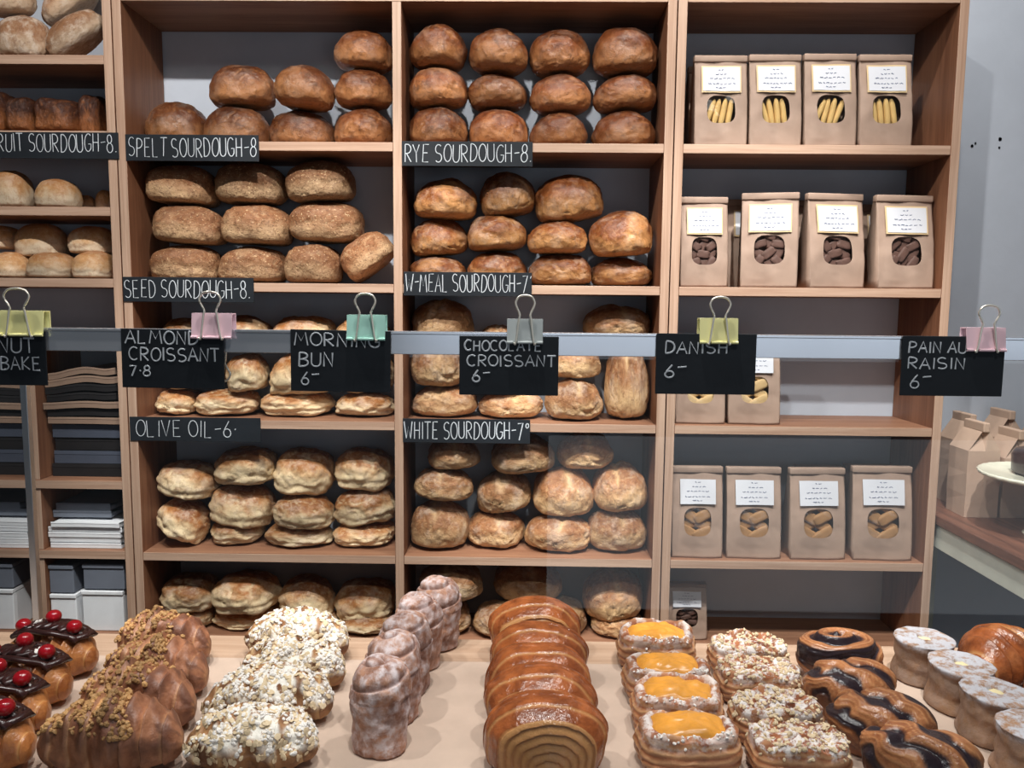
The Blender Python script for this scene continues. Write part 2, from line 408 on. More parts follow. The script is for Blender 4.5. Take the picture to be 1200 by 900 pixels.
variants('seeded_loaf', M_SEED, 4, p=2.6, flat=.3, crack=.7, rough=.9)
variants('wholemeal_loaf', M_MEAL, 5, p=2.15, flat=.35, crack=1.0)
variants('olive_oil_roll', M_ROLL, 5, p=2.4, flat=.3, seam=.4, crack=.9, rough=1.7)
variants('sourdough_boule', M_WHITE, 5, p=2.15, flat=.35, crack=1.2, ear=.5, rough=1.1)
variants('dinner_bun', M_BUN, 3, p=2.5, flat=.5, seam=.25, rough=.6)
variants('fruit_loaf', M_TIN, 3, p=4.0, flat=.1, crack=.6)
variants('baton_loaf', M_BATON, 3, p=2.2, flat=.25, crack=.6)
def put(kind, box, label, cat, group, rest=None, L=None, tilt=0, i=[0], dy=None, yaw=None, floor=None, gap=.010, shape=None):
    """one loaf: box is its outline in the photo, rest the level it stands on"""
    i[0] += 1
    me = KIND[kind][i[0] % len(KIND[kind])]
    L = L or random.uniform(.158, .182)
    yc = YF + gap + L / 2 + (random.uniform(0, max(0.001, DEP - .014 - L)) if dy is None else dy)
    x0, y0, x1, y1 = box; yd = yc - L * .12
    xa, xb = at(x0, (y0 + y1) / 2, yd).x, at(x1, (y0 + y1) / 2, yd).x
    zt, zb = at((x0 + x1) / 2, y0, yd).z, at((x0 + x1) / 2, y1, yd).z
    if rest is not None: zb = rest + .0005
    if abs(tilt) < 20:               # rest against the neighbours already laid
        for (g, a, b_, za, zc, yn, yx) in LAID:
            if g != group or yn > yc + L / 2 or yx < yc - L / 2: continue
            ov = min(xb, b_) - max(xa, a); oz = min(zt, zc) - max(zb, za)
            if ov <= .012 or oz <= .006: continue
            if ov < .42 * min(xb - xa, b_ - a) and oz < .42 * min(zt - zb, zc - za): continue     # only the rounded corners meet
            if ov > .35 * min(xb - xa, b_ - a): zt = min(zt, max(za + .007, zb + .075))
            elif (a + b_) < (xa + xb): xa = max(xa, b_ - .012)
            else: xb = min(xb, a + .012)
    LAID.append((group, xa, xb, zb, zt, yc - L / 2, yc + L / 2))
    w, h = (xb - xa) * 1.0, (zt - zb) * .985
    o = bpy.data.objects.new(kind, me); COL.objects.link(o)
    c = Vector(((xa + xb) / 2, yc, (zt + zb) / 2))
    if tilt:
        t = abs(math.radians(tilt)); ct, st = math.cos(t), math.sin(t)
        # outline of a tilted ellipse: w^2 = a^2 ct^2 + b^2 st^2
        den = ct ** 4 - st ** 4
        a2 = (w * w * ct * ct - h * h * st * st) / den if abs(den) > .5 else (w * w + h * h) * .58
        b2 = (h * h * ct * ct - w * w * st * st) / den if abs(den) > .5 else (w * w + h * h) * .36
        w, h = shape or (math.sqrt(max(a2, .003)), math.sqrt(max(b2, .003)))
    fl = random.choice((0, PI)) if yaw is None else yaw
    R = Matrix.Rotation(-math.radians(tilt), 4, 'Y') @ Matrix.Rotation(fl, 4, 'Z')
    S = Matrix.Diagonal((w / LW, L / LL, h / LH, 1))
    lo_x, hi_x = next((p, q) for p, q in BAYS if c.x < q + .01)
    co = np.empty(len(me.vertices) * 3, np.float32); me.vertices.foreach_get('co', co); co = np.c_[co.reshape(-1, 3), np.ones(len(me.vertices))]
    for it in range(2):
        M = Matrix.Translation(c) @ R @ S @ Matrix.Translation((0, 0, -LH / 2))
        W = co @ np.array(M).T; mn, mx = W.min(0), W.max(0)
        if mx[0] > hi_x - .001: c.x -= mx[0] - hi_x + .001
        if mn[0] < lo_x + .001: c.x += lo_x + .001 - mn[0]
        fl_z = floor if floor is not None else rest
        if fl_z is not None and mn[2] < fl_z + .0004: c.z += fl_z + .0004 - mn[2]
        if mx[1] > YF + DEP - .001: c.y -= mx[1] - YF - DEP + .001
    o.matrix_world = Matrix.Translation(c) @ R @ S @ Matrix.Translation((0, 0, -LH / 2))
    return tag(o, label, cat, group)
def layers(kind, noun, cat, where, rows, rest, group, **kw):
    names = {1: ['row'], 2: ['top layer', 'bottom layer'], 3: ['top layer', 'middle layer', 'bottom layer']}[len(rows)]
    for r, row in enumerate(rows):
        for j, q in enumerate(row):
            q = tuple(q); t = q[4] if len(q) > 4 else 0; shp = (.155, .104) if abs(t) > 20 else None; lab = q[5] if len(q) > 5 else None
            if not t and r < len(rows) - 1: t = random.uniform(-8, 8) if kind == 'olive_oil_roll' else random.uniform(-4, 4)
            put(kind, q[:4], lab or f'{noun}, {order(j, len(row))} in {names[r]} {where}', cat, group,
                rest if r == len(rows) - 1 and not t else None, tilt=t, floor=rest, shape=shp, **kw)
layers('spelt_loaf', 'glossy brown loaf', 'bread', 'above the SPELT SOURDOUGH sign',
       [[(390, 33, 459, 82, 0, 'glossy brown loaf alone on top of the pile above the SPELT SOURDOUGH sign')],
        [(245, 75, 321, 127), (321, 75, 390, 126), (391, 80, 459, 126)],
        [(167, 117, 239, 163), (239, 124, 314, 165), (314, 125, 390, 165), (390, 125, 459, 165)]], SH[0], 'spelt sourdough loaves')
layers('rye_loaf', 'round brown rye loaf', 'bread', 'above the RYE SOURDOUGH sign',
       [[(478, 28, 547, 79), (548, 33, 619, 84), (620, 33, 692, 86), (695, 30, 772, 87)],
        [(478, 77, 547, 126), (547, 84, 618, 128), (620, 86, 693, 132), (695, 86, 771, 130)],
        [(478, 125, 548, 166), (549, 126, 619, 166), (620, 131, 690, 167), (694, 129, 769, 168)]], SH[0], 'rye sourdough loaves')
layers('seeded_loaf', 'speckled seeded loaf', 'bread', 'above the SEED SOURDOUGH sign',
       [[(173, 193, 252, 240), (253, 190, 333, 240), (335, 188, 413, 237)],
        [(180, 239, 260, 287), (260, 238, 339, 287), (339, 235, 424, 285)],
        [(178, 287, 256, 330), (257, 288, 333, 330), (334, 285, 398, 332),
         (394, 266, 463, 331, 38, 'speckled seeded loaf leaning tilted at the right end of the seed shelf')]], SH[1], 'seeded sourdough loaves')
layers('wholemeal_loaf', 'brown wholemeal loaf', 'bread', 'above the W-MEAL SOURDOUGH sign',
       [[(483, 207, 559, 257), (561, 200, 627, 254, 8), (626, 202, 707, 261, 6)],
        [(478, 253, 547, 300, 5), (547, 246, 617, 295, 4), (617, 251, 689, 298, 2), (690, 245, 767, 301)],
        [(479, 299, 546, 335), (547, 294, 618, 335), (619, 297, 694, 335), (694, 301, 767, 335)]], SH[1], 'wholemeal sourdough loaves')
# third shelf, left: golden rolls partly hidden by the signs
layers('olive_oil_roll', 'golden roll', 'bread', 'behind the ALMOND and MORNING BUN signs',
       [[(187, 372, 250, 418), (252, 369, 318, 412), (318, 369, 392, 412), (392, 371, 458, 414)],
        [(190, 417, 262, 456), (264, 414, 311, 459), (312, 411, 396, 464, 6), (396, 414, 461, 460)],
        [(177, 455, 226, 492), (227, 456, 302, 492), (303, 450, 390, 493), (391, 459, 462, 494)]], SH[2], 'golden rolls on the third shelf')
layers('sourdough_boule', 'round pale loaf', 'bread', 'behind the CHOCOLATE CROISSANT sign',
       [[(481, 349, 556, 400, 0, 'dark round loaf above the rail under the W-MEAL SOURDOUGH sign'),
         (560, 380, 612, 412, 0, 'dark loaf just showing above the rail left of the grey clip'),
         (684, 356, 764, 398, 0, 'dark floury round loaf above the rail at the right of the third shelf')],
        [(480, 398, 545, 453), (546, 411, 620, 458), (640, 396, 705, 444)],
        [(482, 450, 560, 493), (560, 456, 637, 493), (638, 442, 707, 493), (708, 397, 761, 494, 0, 'pale loaf standing on end at the right of the third shelf')]], SH[2], 'white sourdough loaves on the third shelf')
layers('olive_oil_roll', 'cream olive oil roll', 'bread', 'below the OLIVE OIL sign',
       [[(186, 541, 253, 584, -10), (240, 524, 322, 568, 5), (316, 526, 390, 580), (390, 525, 462, 573, -4)],
        [(178, 584, 246, 643, -32, 'brown roll leaning on end at the left below the OLIVE OIL sign'), (246, 567, 320, 618), (319, 574, 390, 618), (391, 572, 463, 614)],
        [(232, 607, 308, 651), (309, 612, 390, 652), (391, 611, 462, 652)]], SH[3], 'olive oil rolls')
layers('sourdough_boule', 'crusty sourdough loaf', 'bread', 'below the WHITE SOURDOUGH sign',
       [[(500, 513, 562, 549), (575, 509, 650, 554, 5), (652, 505, 719, 549)],
        [(485, 545, 555, 585), (556, 551, 622, 600, 12), (624, 545, 697, 604), (695, 542, 759, 598, 5)],
        [(478, 584, 549, 640), (541, 588, 616, 647), (614, 596, 694, 648), (685, 593, 760, 648)]], SH[3], 'white sourdough loaves')
layers('olive_oil_roll', 'browned roll', 'bread', 'on the lowest bread shelf at left',
       [[(181, 675, 246, 716), (246, 673, 326, 716, 2), (319, 677, 392, 720), (392, 680, 463, 725)],
        [(192, 706, 250, 752), (251, 710, 329, 752), (330, 716, 395, 752), (396, 720, 462, 752)]], SH[4], 'browned rolls on the lowest shelf')
layers('sourdough_boule', 'brown crusty loaf', 'bread', 'on the lowest bread shelf at right',
       [[(490, 660, 566, 701), (578, 658, 660, 702), (684, 666, 756, 724, 8)],
        [(482, 700, 552, 752), (554, 697, 628, 752), (629, 699, 692, 752), (694, 716, 756, 752)]], SH[4], 'crusty loaves on the lowest shelf')
# left unit
put('baton_loaf', (-8, 16, 56, 62), 'golden rounded loaf at the left of the top left shelf', 'bread', 'loaves on the top left shelf', rest=LS[0], L=.10, dy=.0)
put('baton_loaf', (50, 13, 120, 64), 'long floury baton lying slanted against the side panel', 'bread', 'loaves on the top left shelf', tilt=36, floor=LS[0], L=.10, dy=0, shape=(.18, .088))
put('baton_loaf', (42, -26, 112, 26), 'second floury baton slanted above the first in the top left corner', 'bread', 'loaves on the top left shelf', tilt=36, floor=LS[0], L=.10, dy=.115, shape=(.18, .088))
put('baton_loaf', (-30, -30, 36, 17), 'brown loaf on top of the pile in the top left corner', 'bread', 'loaves on the top left shelf', L=.10, dy=.0)
for j, q in enumerate([(-26, 108, 18, 150), (18, 116, 47, 152), (48, 116, 96, 153), (97, 112, 124, 153)]):
    put('fruit_loaf', q, f'dark square fruit loaf, {order(j, 4)} above the FRUIT SOURDOUGH sign', 'bread', 'dark fruit loaves', rest=LS[1])
for j, q in enumerate([(-12, 199, 33, 243), (32, 224, 46, 243), (43, 209, 89, 243), (86, 228, 111, 243), (112, 222, 131, 243)]):
    big = j in (0, 2)
    put('dinner_bun', q, f'{"large golden" if big else "small pale"} bun, {order(j, 5)} on the shelf under the FRUIT SOURDOUGH sign', 'bread', 'buns under the fruit sourdough sign', rest=LS[2], L=.11 if big else .05, dy=0 if big else .118)
for j, q in enumerate([(-14, 264, 17, 292), (18, 261, 73, 302), (81, 264, 131, 298)]):
    put('dinner_bun', q, f'golden dinner bun, {order(j, 3)} in the top layer of the left shelf', 'bread', 'dinner buns on the left shelf', L=.13, dy=.05)
for j, q in enumerate([(-12, 291, 32, 326), (32, 288, 86, 326), (86, 291, 131, 326)]):
    put('dinner_bun', q, f'golden dinner bun, {order(j, 3)} in the bottom layer of the left shelf', 'bread', 'dinner buns on the left shelf', rest=LS[3], L=.13, dy=.0)

# ------------------------------------------------------------------ chalk lettering
G = {}
def arc(cx, cy, rx, ry, a, b, n=10):
    return [(cx + rx * math.cos(math.radians(a + (b - a) * i / n)), cy + ry * math.sin(math.radians(a + (b - a) * i / n))) for i in range(n + 1)]
G['A'] = [[(0, 0), (.3, 1), (.6, 0)], [(.1, .36), (.52, .36)]]
G['B'] = [[(.05, 0), (.05, 1)], [(.05, 1)] + arc(.2, .76, .3, .24, 90, -90) + [(.05, .52)], [(.05, .52)] + arc(.22, .26, .34, .26, 90, -90) + [(.05, 0)]]
G['C'] = [arc(.32, .5, .32, .5, 50, 310, 14)]
G['D'] = [[(.05, 0), (.05, 1)], [(.05, 1)] + arc(.15, .5, .42, .5, 90, -90, 12) + [(.05, 0)]]
G['E'] = [[(.5, 1), (.06, 1), (.05, 0), (.5, 0)], [(.05, .52), (.42, .52)]]
G['F'] = [[(.5, 1), (.06, 1), (.05, 0)], [(.05, .52), (.42, .52)]]
G['G'] = [arc(.32, .5, .32, .5, 50, 320, 14) + [(.58, .42), (.34, .42)]]
G['H'] = [[(.05, 0), (.05, 1)], [(.52, 0), (.52, 1)], [(.05, .5), (.52, .5)]]
G['I'] = [[(.1, 0), (.1, 1)]]
G['K'] = [[(.05, 0), (.05, 1)], [(.5, 1), (.06, .45), (.54, 0)]]
G['L'] = [[(.05, 1), (.05, 0), (.46, 0)]]
G['M'] = [[(0, 0), (.12, 1), (.36, .35), (.6, 1), (.72, 0)]]
G['N'] = [[(.04, 0), (.06, 1), (.52, 0), (.54, 1)]]
G['O'] = [arc(.32, .5, .31, .5, 90, 450, 16)]
G['P'] = [[(.05, 0), (.05, 1)], [(.05, 1)] + arc(.2, .74, .32, .26, 90, -90) + [(.05, .48)]]
G['R'] = G['P'] + [[(.16, .48), (.54, 0)]]
G['S'] = [arc(.28, .75, .25, .25, 40, 270, 10) + arc(.28, .25, .27, .25, 90, -140, 10)]
G['T'] = [[(0, 1), (.58, 1)], [(.29, 1), (.29, 0)]]
G['U'] = [[(.04, 1), (.04, .3)] + arc(.3, .27, .26, .27, 180, 360, 8) + [(.56, 1)]]
G['V'] = [[(0, 1), (.28, 0), (.56, 1)]]
G['W'] = [[(0, 1), (.18, 0), (.38, .7), (.58, 0), (.76, 1)]]
G['Y'] = [[(0, 1), (.27, .5), (.54, 1)], [(.27, .5), (.27, 0)]]
G['6'] = [[(.42, 1), (.12, .5)] + arc(.28, .26, .24, .26, 150, -210, 14)]
G['7'] = [[(0, .96), (.48, 1), (.18, 0)]]
G['8'] = [arc(.28, .76, .2, .24, -90, 270, 12), arc(.28, .26, .26, .27, 90, 450, 14)]
G['-'] = [[(.04, .5), (.44, .54)]]
G['.'] = [[(.06, .02), (.12, .06)]]
G["'"] = [[(.08, .78), (.16, .92)]]
G['*'] = [[(.08, .46), (.14, .54)]]
G['o'] = [arc(.16, .8, .13, .14, 90, 450, 10)]
G['~'] = [[(.02, .80), (.5, .86)]]
G[' '] = []
ADV = {' ': .34, 'I': .3, 'M': .86, 'W': .9, '.': .26, "'": .28, '*': .3, '-': .56, '~': .56, 'o': .4}
def lettering(lines, parent, y, m=None, r=.0011, seed=1):
    """lines: (text, x, z, width, height) in the sign's own plane"""
    rnd = random.Random(seed); b = MB()
    for text, x, z, w, h in lines:
        tot = sum(ADV.get(c, .72) for c in text); k = w / tot; cx = x
        for c in text:
            dz = rnd.uniform(-.04, .04) * h; sl = rnd.uniform(-.03, .05)
            for pl in G[c]:
                pts = []
                for (u, v) in pl: pts.append(Vector((cx + u * k + v * h * sl, y, z + v * h + dz)))
                b.tube(pts, r * rnd.uniform(.85, 1.15), 6, .35, Vector((0, -1, 0)))
            cx += ADV.get(c, .72) * k
    return b.build('lettering', m or CHALK, parent)
def sign(box, Y, lines, label, group, r, seed, th=.0025, tilt=0, cat='sign', name='chalkboard_sign'):
    x0, y0, x1, y1 = box; a, c = at(x0, y0, Y), at(x1, y1, Y)
    ym = (y0 + y1) / 2
    w = at(x1, ym, Y).x - at(x0, ym, Y).x; h = at((x0 + x1) / 2, y0, Y).z - at((x0 + x1) / 2, y1, Y).z
    o = at((x0 + x1) / 2, y1, Y); k = w / (x1 - x0)
    root = empty(name, o, (0, tilt, 0)); tag(root, label, cat, group)
    b = MB(); b.box(-w / 2, w / 2, -th, 0, 0, h, .0006); b.build('board', BOARD, root)
    L = [(t, (px - (x0 + x1) / 2) * k, (y1 - pyb) * k, pw * k, ph * k) for (t, px, pyb, pw, ph) in lines]
    lettering(L, root, -th - .0002, None, r, seed)
    return root
SY = YF - .0008
gs = 'bread price signs on the shelf edges'
sign((-48, 155, 140, 186), SY, [('FRUIT SOURDOUGH-8.', -11, 178, 150, 20)], 'long black FRUIT SOURDOUGH-8 sign on the left shelf unit', gs, .0011, 1)
sign((148, 158, 304, 189), SY, [('SPELT SOURDOUGH-8', 151, 184, 152, 21)], 'black SPELT SOURDOUGH sign with chalk lettering on the shelf edge', gs, .0011, 2)
sign((471, 166, 624, 195), SY, [('RYE SOURDOUGH-8.', 474, 190, 150, 20)], 'black RYE SOURDOUGH-8 sign with chalk lettering on the shelf edge', gs, .0011, 3)
sign((145, 325, 298, 354), SY, [('SEED SOURDOUGH-8.', 147, 349, 148, 20)], 'black SEED SOURDOUGH-8 sign with chalk lettering on the shelf edge', gs, .0011, 4)
sign((473, 319, 623, 347), SY, [("W-MEAL SOURDOUGH-7'", 475, 342, 148, 20)], 'black W-MEAL SOURDOUGH-7 sign with chalk lettering on the shelf edge', gs, .0011, 5)
sign((153, 489, 306, 517), SY, [('OLIVE OIL-6*', 160, 512, 120, 19)], 'black OLIVE OIL-6 sign with chalk lettering on the shelf edge', gs, .0011, 6)
sign((472, 491, 621, 519), SY, [('WHITE SOURDOUGH-7o', 474, 514, 146, 20)], 'black WHITE SOURDOUGH-7 sign with chalk lettering on the shelf edge', gs, .0014, 7)

# ------------------------------------------------------------------ paper bags with a window
def bag_front_y(x, z, w, h, d):
    t = z / h; e = abs(x) / (w / 2)
    return -(d / 2 * (1 - .86 * t ** 1.7)) * (1 - .10 * e ** 4) - .004 * math.sin(t * 7 + x * 30) * (1 - e)
def bag_mesh(w, h, d, seed):
    N, R = 48, 10; zc, rx, rz = h * .40, w * .27, h * .155; so = Vector((seed * 7.7, 0, 0)); v = []; f = []
    def s_edge(x, z, w, h): return z < h * .2 or abs(x) > w * .36
    def bulge(x, z, y): return y + .0036 * noise.noise(Vector((x * 26, z * 22, seed * 3.0))) + .0022 * abs(noise.noise(Vector((x * 40 + z * 25, z * 50, seed * 5.0)))) * (1 if s_edge(x, z, w, h) else .3)
    for r in range(R + 1):
        s = r / R
        for k in range(N):
            a = 2 * PI * k / N; c, sn = math.cos(a), math.sin(a)
            e = (abs(c) ** 3.2 + abs(sn) ** 3.2) ** (-1 / 3.2); hx, hz = rx * c * e, zc + rz * sn * e
            q = min((w / 2) / max(1e-6, abs(c)), ((h - zc) if sn > 0 else zc) / max(1e-6, abs(sn)))
            ox, oz = q * c, zc + q * sn
            x, z = hx + (ox - hx) * s, hz + (oz - hz) * s
            v.append((x, bulge(x, z, bag_front_y(x, z, w, h, d)), z))
    # corners of the outline pulled exactly into the corners
    base = R * N
    for cx, cz in ((-w / 2, 0), (w / 2, 0), (-w / 2, h), (w / 2, h)):
        k = min(range(N), key=lambda k: (v[base + k][0] - cx) ** 2 + (v[base + k][2] - cz) ** 2)
        v[base + k] = (cx, bag_front_y(cx, cz, w, h, d), cz)
    for r in range(R):
        for k in range(N):
            a, b_ = r * N + k, r * N + (k + 1) % N
            f.append((a, b_, b_ + N, a + N))
    m0 = len(v)
    for k in range(N):
        x, y, z = v[base + k]; e = 1 - .10 * (abs(x) / (w / 2) > .98) * (1 - z / h * .3)
        v.append((x * e, 0, z))
    b0 = len(v)
    for k in range(N):
        x, y, z = v[base + k]; v.append((x, -y, z))
    for k in range(N):
        q = (k + 1) % N
        f.append((base + k, base + q, m0 + q, m0 + k)); f.append((m0 + k, m0 + q, b0 + q, b0 + k))
    c0 = len(v); v.append((0, d * .3, zc))
    for k in range(N): f.append((b0 + k, b0 + (k + 1) % N, c0))
    return mk('bag_body', v, f, True)
def film_mesh(w, h, d):
    N = 32; zc, rx, rz = h * .40, w * .285, h * .165; v = []
    for r in range(7):
        for k in range(N):
            a = 2 * PI * k / N; c, sn = math.cos(a), math.sin(a); e = (abs(c) ** 3.2 + abs(sn) ** 3.2) ** (-1 / 3.2) * r / 6
            x, z = rx * c * e, zc + rz * sn * e
            v.append((x, bag_front_y(x, z, w, h, d) + .0022 + .001 * noise.noise(Vector((x * 60, z * 60, 0))), z))
    f = []
    for r in range(6):
        for k in range(N): f.append((r * N + k, r * N + (k + 1) % N, (r + 1) * N + (k + 1) % N, (r + 1) * N + k))
    return mk('window_film', v, f, True)
def sheet_on_bag(name, x0, x1, z0, z1, w, h, d, off, seed=0):
    v = []; f = []; n = 8
    for i in range(n + 1):
        for j in range(n + 1):
            x = x0 + (x1 - x0) * i / n; z = z0 + (z1 - z0) * j / n
            v.append((x, bag_front_y(x, z, w, h, d) - off, z))
    for i in range(n):
        for j in range(n):
            a = i * (n + 1) + j; f.append((a, a + n + 1, a + n + 2, a + 1))
    return mk(name, v, f, True)
def bag_proto(w, h, d, seed, border):
    r = empty('biscuit_bag', (0, 0, 0))
    body = link('bag_body', bag_mesh(w, h, d, seed), BAGP, r)
    b = MB(); b.box(-w / 2 - .001, w / 2 + .001, -.014, .009, h - .016, h + .002, .003); b.build('folded_top', BAGP, r, True)
    link('window_film', film_mesh(w, h, d), FILM, r)
    lw, l0, l1 = w * .35, h * .60, h * .87
    lab = link('label', sheet_on_bag('label', -lw, lw, l0, l1, w, h, d, .0068), LABEL, r)
    if border: link('label_border', sheet_on_bag('label_border', -lw - .004, lw + .004, l0 - .004, l1 + .004, w, h, d, .0055), LABELB, lab)
    b = MB(); rnd = random.Random(seed)
    for q, (zz, a) in enumerate(((.88, .16), (.70, .3), (.52, .62), (.30, .72), (.14, .3))):
        x = -lw * a
        while x < lw * a:
            ww = rnd.uniform(.004, .010); z = l0 + (l1 - l0) * zz
            pts = [(x + ww * i / 4, bag_front_y(x, z, w, h, d) - .0075, z + rnd.uniform(-.0016, .0016)) for i in range(5)]
            b.tube(pts, .0009, 5, .4, Vector((0, -1, 0))); x += ww + .004
    b.build('lettering', INK, lab)
    return r
def copy_tree(o, parent=None):
    c = o.copy(); COL.objects.link(c); c.parent = parent
    for ch in o.children: copy_tree(ch, c)
    return c
BW, BH, BD = .150, .243, .085
protos = [bag_proto(BW, BH, BD, 3, True), bag_proto(BW, BH, BD, 8, True), bag_proto(BW, BH, BD, 14, False)]
used_p = [False] * 3
def bar_mesh(name, lx, ly, lz, seed, p=4.0, amp=.06):
    V, Fc = ico(3); out = []; so = Vector((seed * 2.3, seed, 1))
    for d in V:
        s = (abs(d.x) ** p + abs(d.y) ** p + abs(d.z) ** p) ** (-1 / p); q = d * s * (1 + amp * noise.noise(d * 2.5 + so))
        out.append((q.x * lx / 2, q.y * ly / 2, q.z * lz / 2))
    return mk(name, out, Fc, True)
BISC = plain('pale_biscuit', srgb(218, 182, 118), .6, .3, 0, 60, .12)
BISB = plain('brown_biscuit', srgb(172, 130, 88), .65, .3, 0, 60, .2)
BISD = plain('dark_biscuit', srgb(104, 78, 70), .55, .3, 0, 60, .3)
BISS = plain('sandy_biscuit', srgb(208, 176, 128), .65, .3, 0, 60, .12)
bm_f = [bar_mesh('finger_biscuit', .017, .018, .082, s, 2.6) for s in (1, 2)]
bm_k = [bar_mesh('biscuit_shard', .042, .012, .022, s, 6, .2) for s in (6, 7, 8)]
bm_s = [bar_mesh('biscuit_slice', .062, .014, .029, s, 5, .10) for s in (3, 4, 5)]
def bag(box, rest, yback, label, kind, tag_where, proto, rot=0.0, fill=True):
    x0, y0, x1, y1 = box; yd = YF + yback
    xa, xb = at(x0, (y0 + y1) / 2, yd).x, at(x1, (y0 + y1) / 2, yd).x
    zt = at((x0 + x1) / 2, y0, yd + .03).z
    src = protos[proto]
    if not used_p[proto]: r = src; used_p[proto] = True
    else: r = copy_tree(src)
    lo_x, hi_x = BAYS[3]; xa = max(xa, lo_x + .004); xb = min(xb, hi_x - .004)
    sx, sz = (xb - xa) * .955 / BW, (zt - rest) / (BH + .002)
    r.location = ((xa + xb) / 2, yd + BD / 2, rest + .0008); r.scale = (sx, 1, sz); r.rotation_euler = (0, 0, rot)
    tag(r, label, 'paper bag', 'paper bags of biscuits')
    if not fill: return r
    rnd = random.Random(int(x0 * 7 + y0)); c0 = Vector(r.location)
    M = Matrix.Translation(c0) @ Matrix.Rotation(rot, 4, 'Z')
    mat, nm = dict(finger=(BISC, 'finger_biscuit'), dark=(BISD, 'chocolate_biscuit'), sandy=(BISS, 'biscuit_slice'), brown=(BISB, 'biscuit_slice'))[kind]
    names = {'finger': 'pale finger biscuit', 'dark': 'dark biscuit shard', 'sandy': 'sandy biscuit slice', 'brown': 'brown biscuit slice'}[kind]
    spots = []
    if kind == 'finger':
        for i in range(4): spots.append((bm_f[i % 2], (-.028 + i * .0187) * sx, -.016 + .002 * (i % 2), BH * .37 * sz, rnd.uniform(.12, .42) * (1 if proto != 1 else -1) + .0, 0))
    elif kind == 'dark':
        for i in range(12):
            rw, cl = divmod(i, 3)
            spots.append((bm_k[i % 3], (-.027 + .027 * cl) * sx, -.016 + .005 * ((rw + cl) % 2), (BH * .27 + rw * .0235) * sz, rnd.uniform(-1.1, 1.1), 0))
    else:
        for i in range(8):
            rw, cl = divmod(i, 2)
            spots.append((bm_s[i % 3], (-.019 + .038 * cl) * sx, -.015 + .006 * (rw % 2) - .004 * cl, (BH * .255 + rw * .0245) * sz, (-.5 if (cl + rw) % 2 else .55) + rnd.uniform(-.12, .12), 0))
    ords = ['leftmost', 'second', 'third', 'rightmost'] if kind == 'finger' else ['lower left', 'lower right', 'middle left', 'middle right', 'upper left', 'upper right', 'topmost left', 'topmost right']
    if kind == 'dark': ords = [f'{r_} {c_}' for r_ in ('bottom', 'lower', 'upper', 'topmost') for c_ in ('left', 'middle', 'right')]
    for i, (me, x, y, z, ry, rx) in enumerate(spots):
        if not me.materials: me.materials.append(mat)
        key = me.name + mat.name
        if me.materials[0] != mat:
            if key not in bpy.data.meshes:
                m2 = me.copy(); m2.name = key; m2.materials.clear(); m2.materials.append(mat)
            me = bpy.data.meshes[key]
        o = bpy.data.objects.new(nm, me); COL.objects.link(o)
        o.matrix_world = M @ Matrix.Translation((x, y, z)) @ Matrix.Rotation(ry, 4, 'Y') @ Matrix.Diagonal((sx, 1, sz, 1))
        tag(o, f'{ords[i]} {names} in the window of {tag_where}', 'biscuit', 'biscuits in ' + tag_where)
    return r
for j, q in enumerate([(814, 65, 879, 168), (879, 64, 943, 168), (944, 63, 1008, 168), (1009, 64, 1074, 168)]):
    bag(q, SH[0], .022, f'paper bag of pale finger biscuits, {order(j, 4)} on the top right shelf', 'finger', f'{order(j, 4)} bag on top right shelf', j % 2)
for j, q in enumerate([(807, 78, 872, 168), (874, 76, 938, 168)]):
    bag(q, SH[0], .135, f'paper bag half hidden behind the {order(j, 4)} finger biscuit bag', 'finger', '', 0, 0, False)
for j, (q, rt) in enumerate([((797, 231, 856, 336), 0), ((872, 226, 940, 338), -.18), ((945, 227, 1018, 338), .16), ((1027, 229, 1100, 337), .1)]):
    bag(q, SH[1], .018, f'paper bag of dark biscuits, {order(j, 4)} on the second right shelf', 'dark', f'{order(j, 4)} dark biscuit bag', (j + 1) % 2, rt)
for j, q in enumerate([(853, 234, 912, 336), (934, 235, 996, 336), (1010, 240, 1072, 336)]):
    bag(q, SH[1], .138, f'paper bag standing behind the front row of dark biscuit bags, {order(j, 3)}', 'dark', '', 0, 0, False)
for j, q in enumerate([(789, 398, 853, 496), (854, 396, 918, 496)]):
    bag(q, SH[2], .03, f'paper bag of sandy biscuit slices behind the DANISH sign, {("left", "right")[j]} one', 'sandy', f'{("left", "right")[j]} bag behind the DANISH sign', 2)
for j, (q, rt) in enumerate([((787, 547, 850, 654), 0), ((852, 548, 919, 655), 0), ((926, 549, 995, 656), .05), ((1001, 547, 1074, 656), .0)]):
    bag(q, SH[3], .02, f'paper bag of brown biscuit slices, {order(j, 4)} on the fourth right shelf', 'brown', f'{order(j, 4)} brown biscuit bag', 2, rt)
for j, q in enumerate([(932, 546, 992, 650), (992, 545, 1060, 650)]):
    bag(q, SH[3], .138, f'paper bag behind the {("third", "rightmost")[j]} brown biscuit bag', 'brown', '', 2, 0, False)
bag((781, 684, 831, 752), SH[4], .06, 'small paper bag of dark biscuits alone on the lowest right shelf', 'dark', 'lone bag on the lowest right shelf', 2)

